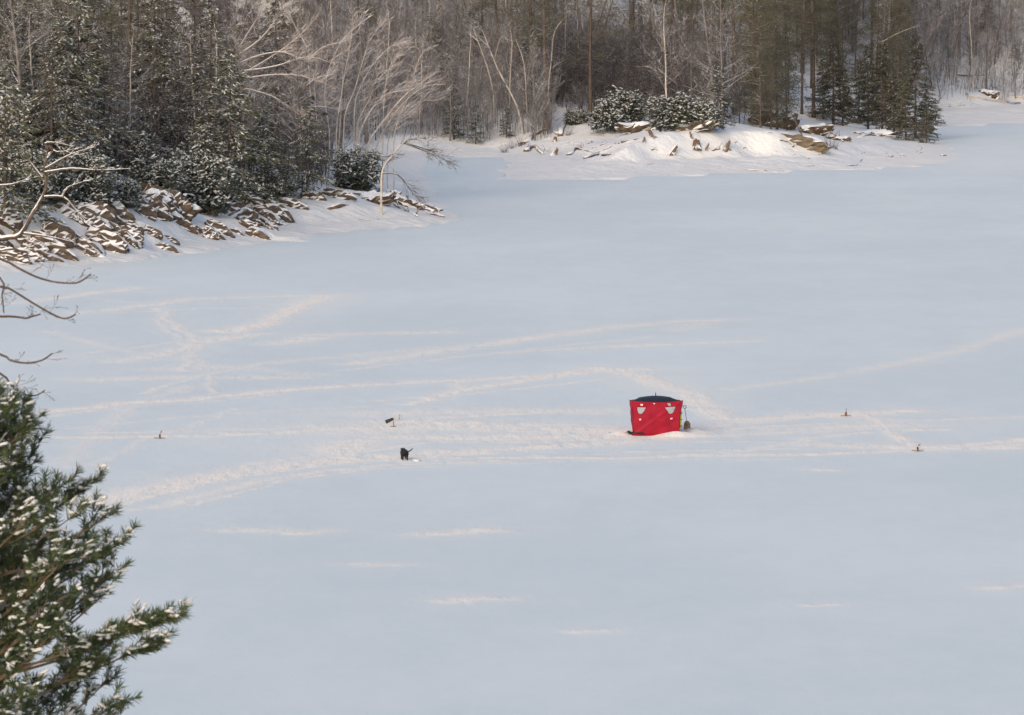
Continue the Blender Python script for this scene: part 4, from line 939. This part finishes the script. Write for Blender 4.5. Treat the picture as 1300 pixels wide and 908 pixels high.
tag(mb.build('fishing_rod', M_BLACK, None, (q.x, q.y, .0)), 'short dark jigging rod on the snow left of the gear sled', 'fishing rod')

# snow shovel
q = G(872, 546.0); sh = empty('snow_shovel', (q.x, q.y, 0), R(-8), 'snow shovel stuck upright in the snow right of the red shelter', 'shovel')
top = Vector((-.11, .05, 1.05)); bot = Vector((0, 0, .38))
mb = MB(); mb.tube([bot - Vector((0, 0, .1)), bot, top], .018, 8, 0, True); mb.build('shaft', M_METAL, sh, smooth=True)
mb = MB(); mb.tube([top, top + Vector((-.075, 0, .05)), top + Vector((-.085, 0, .13)), top + Vector((.055, 0, .15)), top + Vector((.07, 0, .06)), top], .018, 6); mb.build('grip', M_BLACK, sh, smooth=True)
mb = MB(); vs = []; a = [(-.10, .42), (0, .47), (.10, .42), (.165, .30), (.17, .02), (.16, -.12), (-.16, -.12), (-.17, .02), (-.165, .30)]
for yo in (-.012, .012): vs += [Vector((x, yo + .07 * (x / .17) ** 2, z)) for x, z in a]
k = len(a); mb.add(vs, [tuple(range(k)), tuple(k + i for i in range(k))] + [(i, (i + 1) % k, k + (i + 1) % k, k + i) for i in range(k)])
mb.tube([(0, -.02, .42), (0, -.02, .2)], [.03, .01], 6); mb.build('blade', M_WOOD, sh)
q2 = G(880, 547.5); mb = MB(); mb.blob((0, 0, .0), (.5, .4, .16), 0, .25, 10, 6); tag(mb.build('snow_heap', M_SNOWC, None, (q2.x, q2.y - .2, 0), smooth=True), 'shovelled heap of snow at the foot of the shovel', 'snow heap')

# black dog seen from behind, tail out to the right
def skin_body(name, joints, edges, parent=None, loc=(0, 0, 0), m=None, rz=0, sub=2):
    me = bpy.data.meshes.new(name); me.from_pydata([j[0] for j in joints], edges, []); o = bpy.data.objects.new(name, me); col.objects.link(o)
    md = o.modifiers.new('skin', 'SKIN'); ms = o.modifiers.new('sub', 'SUBSURF'); ms.levels = ms.render_levels = sub
    for v, j in zip(me.skin_vertices[0].data, joints): v.radius = (j[1], j[1]) if not hasattr(j[1], '__len__') else j[1]
    me.skin_vertices[0].data[0].use_root = True
    dg = bpy.context.evaluated_depsgraph_get(); m2 = bpy.data.meshes.new_from_object(o.evaluated_get(dg)); o.modifiers.clear(); o.data = m2; bpy.data.meshes.remove(me)
    o.name = name; m2.materials.clear(); m2.materials.append(m); m2.polygons.foreach_set('use_smooth', [True] * len(m2.polygons))
    o.location = loc; o.rotation_euler.z = rz; o.parent = parent; return o
# faces +Y (away), y forward
J = [((0, 0, .50), .150), ((0, .18, .50), .145), ((0, .38, .49), .165), ((0, .54, .50), .165), ((0, .68, .54), .11), ((0, .78, .56), .095), ((0, .90, .53), .075), ((0, 1.0, .50), .045),
     ((.10, -.02, .40), .125), ((.11, .04, .27), .095), ((.12, -.05, .17), .055), ((.12, -.06, .02), .034), ((.12, -.01, .01), .032),
     ((-.10, -.02, .40), .125), ((-.11, .04, .27), .095), ((-.12, -.05, .17), .055), ((-.12, -.06, .02), .034), ((-.12, -.01, .01), .032),
     ((.10, .53, .38), .075), ((.10, .52, .22), .042), ((.10, .54, .02), .034), ((.10, .59, .01), .03),
     ((-.10, .53, .38), .075), ((-.10, .52, .22), .042), ((-.10, .54, .02), .034), ((-.10, .59, .01), .03),
     ((.03, -.13, .54), .06), ((.13, -.20, .51), .038), ((.27, -.22, .57), .032), ((.40, -.20, .69), .020)]
E = [(0, 1), (1, 2), (2, 3), (3, 4), (4, 5), (5, 6), (6, 7), (0, 8), (8, 9), (9, 10), (10, 11), (11, 12), (0, 13), (13, 14), (14, 15), (15, 16), (16, 17), (3, 18), (18, 19), (19, 20), (20, 21), (3, 22), (22, 23), (23, 24), (24, 25), (0, 26), (26, 27), (27, 28), (28, 29)]
q = G(514, 583.5); dog = empty('dog', (q.x, q.y, -.07), R(10), 'black dog seen from behind on the trampled snow with its tail raised to the right', 'dog')
body = skin_body('body', J, E, dog, (0, 0, 0), M_FUR)
dog.scale = (.88, .88, .88)
for sx in (-1, 1):
    mb = MB(); mb.blob((sx * .085, .76, .58), (.022, .045, .07), 0, .1, 8, 6, RX(.1, sx * .35, 0)); mb.build('ear', M_FUR, dog, smooth=True)
    mb = MB(); mb.blob((sx * .045, .86, .585), (.010, .010, .010), 0, 0, 8, 6); mb.build('eye', M_BLACK, dog, smooth=True)
q2 = G(529, 584.5); mb = MB(); mb.blob((0, 0, 0), (.22, .3, .06), 0, .25, 9, 6); tag(mb.build('snow_heap', M_SNOWC, None, (q2.x, q2.y, 0), smooth=True), 'little heap of snow right of the black dog', 'snow heap')

# black tilted board on a wooden stand (large wind tip up)
q = G(499, 542.0); tu = empty('tip_up', (q.x, q.y, 0), 0, 'black slanted tip up on a small wooden stand behind the dog', 'tip-up')
mb = MB(); mb.tube([(.02, 0, -.05), (.02, 0, .30)], .025, 6, 0, True); mb.tube([(-.14, .02, .02), (.16, .02, .02)], .02, 6, 0, True); mb.tube([(.02, -.14, .03), (.02, .16, .03)], .02, 6, 0, True); mb.build('stand', M_WOOD, tu)
def board(x0, z0, x1, z1, w0, w1, m, name, th=.03):
    mb = MB(); d = Vector((x1 - x0, 0, z1 - z0)).normalized(); nrm = Vector((-d.z, 0, d.x)); a = Vector((x0, 0, z0)); b = Vector((x1, 0, z1)); vs = []
    for y in (-th, th): vs += [a - nrm * w0 / 2 + Vector((0, y, 0)), b - nrm * w1 / 2 + Vector((0, y, 0)), b + nrm * w1 / 2 + Vector((0, y, 0)), a + nrm * w0 / 2 + Vector((0, y, 0))]
    mb.add(vs, [(0, 1, 2, 3), (7, 6, 5, 4), (0, 4, 5, 1), (1, 5, 6, 2), (2, 6, 7, 3), (3, 7, 4, 0)]); return mb.build(name, m, tu)
board(-.37, .24, .02, .40, .19, .13, M_BLACK, 'paddle')
board(.021, .401, .32, .52, .11, .07, M_METAL, 'arm')
mb = MB(); mb.tube([(.32, 0, .60), (.31, 0, .36)], .014, 5, 0, True); mb.build('trip_rod', M_BLACK, tu)
mb = MB(); mb.tube([(.44, 0, .56), (.45, 0, .32)], .008, 4, 0, True); mb.tube([(.44, 0, .56), (.32, 0, .53)], .006, 4, 0, True); mb.build('flag_wire', M_METAL, tu)

def small_tip(px, py, h, label, kind):
    q = G(px, py); t = empty('tip_up', (q.x, q.y, 0), random.uniform(-.4, .4), label, 'tip-up', None)
    mb = MB(); mb.box((0, 0, .04), (.55, .07, .035)); mb.box((0, 0, .075), (.07, .5, .03)); mb.build('cross_base', M_WOOD if kind != 1 else M_ORANGE, t)
    mb = MB(); mb.tube([(0, 0, .0), (.0, 0, .2)], .045, 8, 0, True); mb.build('spool_housing', M_BLACK, t)
    mb = MB(); bend = .06 if kind == 2 else .015
    mb.tube([(0, 0, .1), (.01, 0, h * .6), (bend, 0, h)], [.016, .014, .010], 5, 0, True); mb.build('flag_rod', M_BLACK if kind == 1 else M_WOOD, t)
    if kind != 1:
        mb = MB(); mb.box((bend + .03, 0, h - .06), (.07, .012, .10)); mb.build('flag', M_ORANGE if kind == 3 else M_WOOD, t)
small_tip(1074, 528.5, .42, 'tip up with thin black rod and reddish base, nearest the shelter on its right', 1)
small_tip(1165, 573, .36, 'small brown tip up with a bent rod, farthest right on the ice', 2)
small_tip(203, 557, .40, 'tiny brown tip up alone on the track at the left side of the ice', 2)

# ------------------------------------------------------------------ air, light
hz = bpy.data.materials.new('haze'); hz.use_nodes = True; nt = hz.node_tree; nt.nodes.clear()
pv = nt.nodes.new('ShaderNodeVolumePrincipled'); out = nt.nodes.new('ShaderNodeOutputMaterial'); nt.links.new(pv.outputs[0], out.inputs['Volume'])
pv.inputs['Color'].default_value = (.86, .92, 1, 1); pv.inputs['Density'].default_value = .00035; pv.inputs['Anisotropy'].default_value = .2
USE_HAZE = False
if USE_HAZE:
    mb = MB(); mb.box((0, 2500, 130), (16000, 9000, 270)); tag(mb.build('haze', hz), 'thin winter haze', None, None, 'stuff')

SUN_EL, SUN_AZ = R(20), R(202)        # azimuth from +Y clockwise: behind and left of the camera
w = bpy.data.worlds.new('World'); scene.world = w; w.use_nodes = True; nt = w.node_tree
sky = nt.nodes.new('ShaderNodeTexSky'); sky.sky_type = 'NISHITA'; sky.sun_disc = False; sky.sun_elevation = SUN_EL; sky.sun_rotation = SUN_AZ
sky.air_density = 1.0; sky.dust_density = 3.0; sky.ozone_density = .3
nt.links.new(sky.outputs[0], nt.nodes['Background'].inputs[0]); nt.nodes['Background'].inputs[1].default_value = .15
sd_ = bpy.data.lights.new('sun', 'SUN'); sd_.energy = .68; sd_.angle = R(20); sd_.color = (1, .92, .84)
so = bpy.data.objects.new('sun', sd_); col.objects.link(so)
dirv = Vector((math.sin(SUN_AZ) * math.cos(SUN_EL), math.cos(SUN_AZ) * math.cos(SUN_EL), math.sin(SUN_EL)))
so.rotation_euler = dirv.to_track_quat('Z', 'Y').to_euler()
vs_ = scene.view_settings; vs_.view_transform = 'Standard'; vs_.look = 'None'; vs_.gamma = 1; vs_.exposure = .39; vs_.use_curve_mapping = False
scene.cycles.max_bounces = 6; scene.cycles.diffuse_bounces = 3; scene.cycles.volume_bounces = 0; scene.cycles.transparent_max_bounces = 4
# anything never used is removed
for pr in BT + SAP + HEM + TIP + SPR + PIN + OLV + SHR:
    if pr.name not in used:
        for ch in list(pr.children): bpy.data.objects.remove(ch)
        bpy.data.objects.remove(pr)
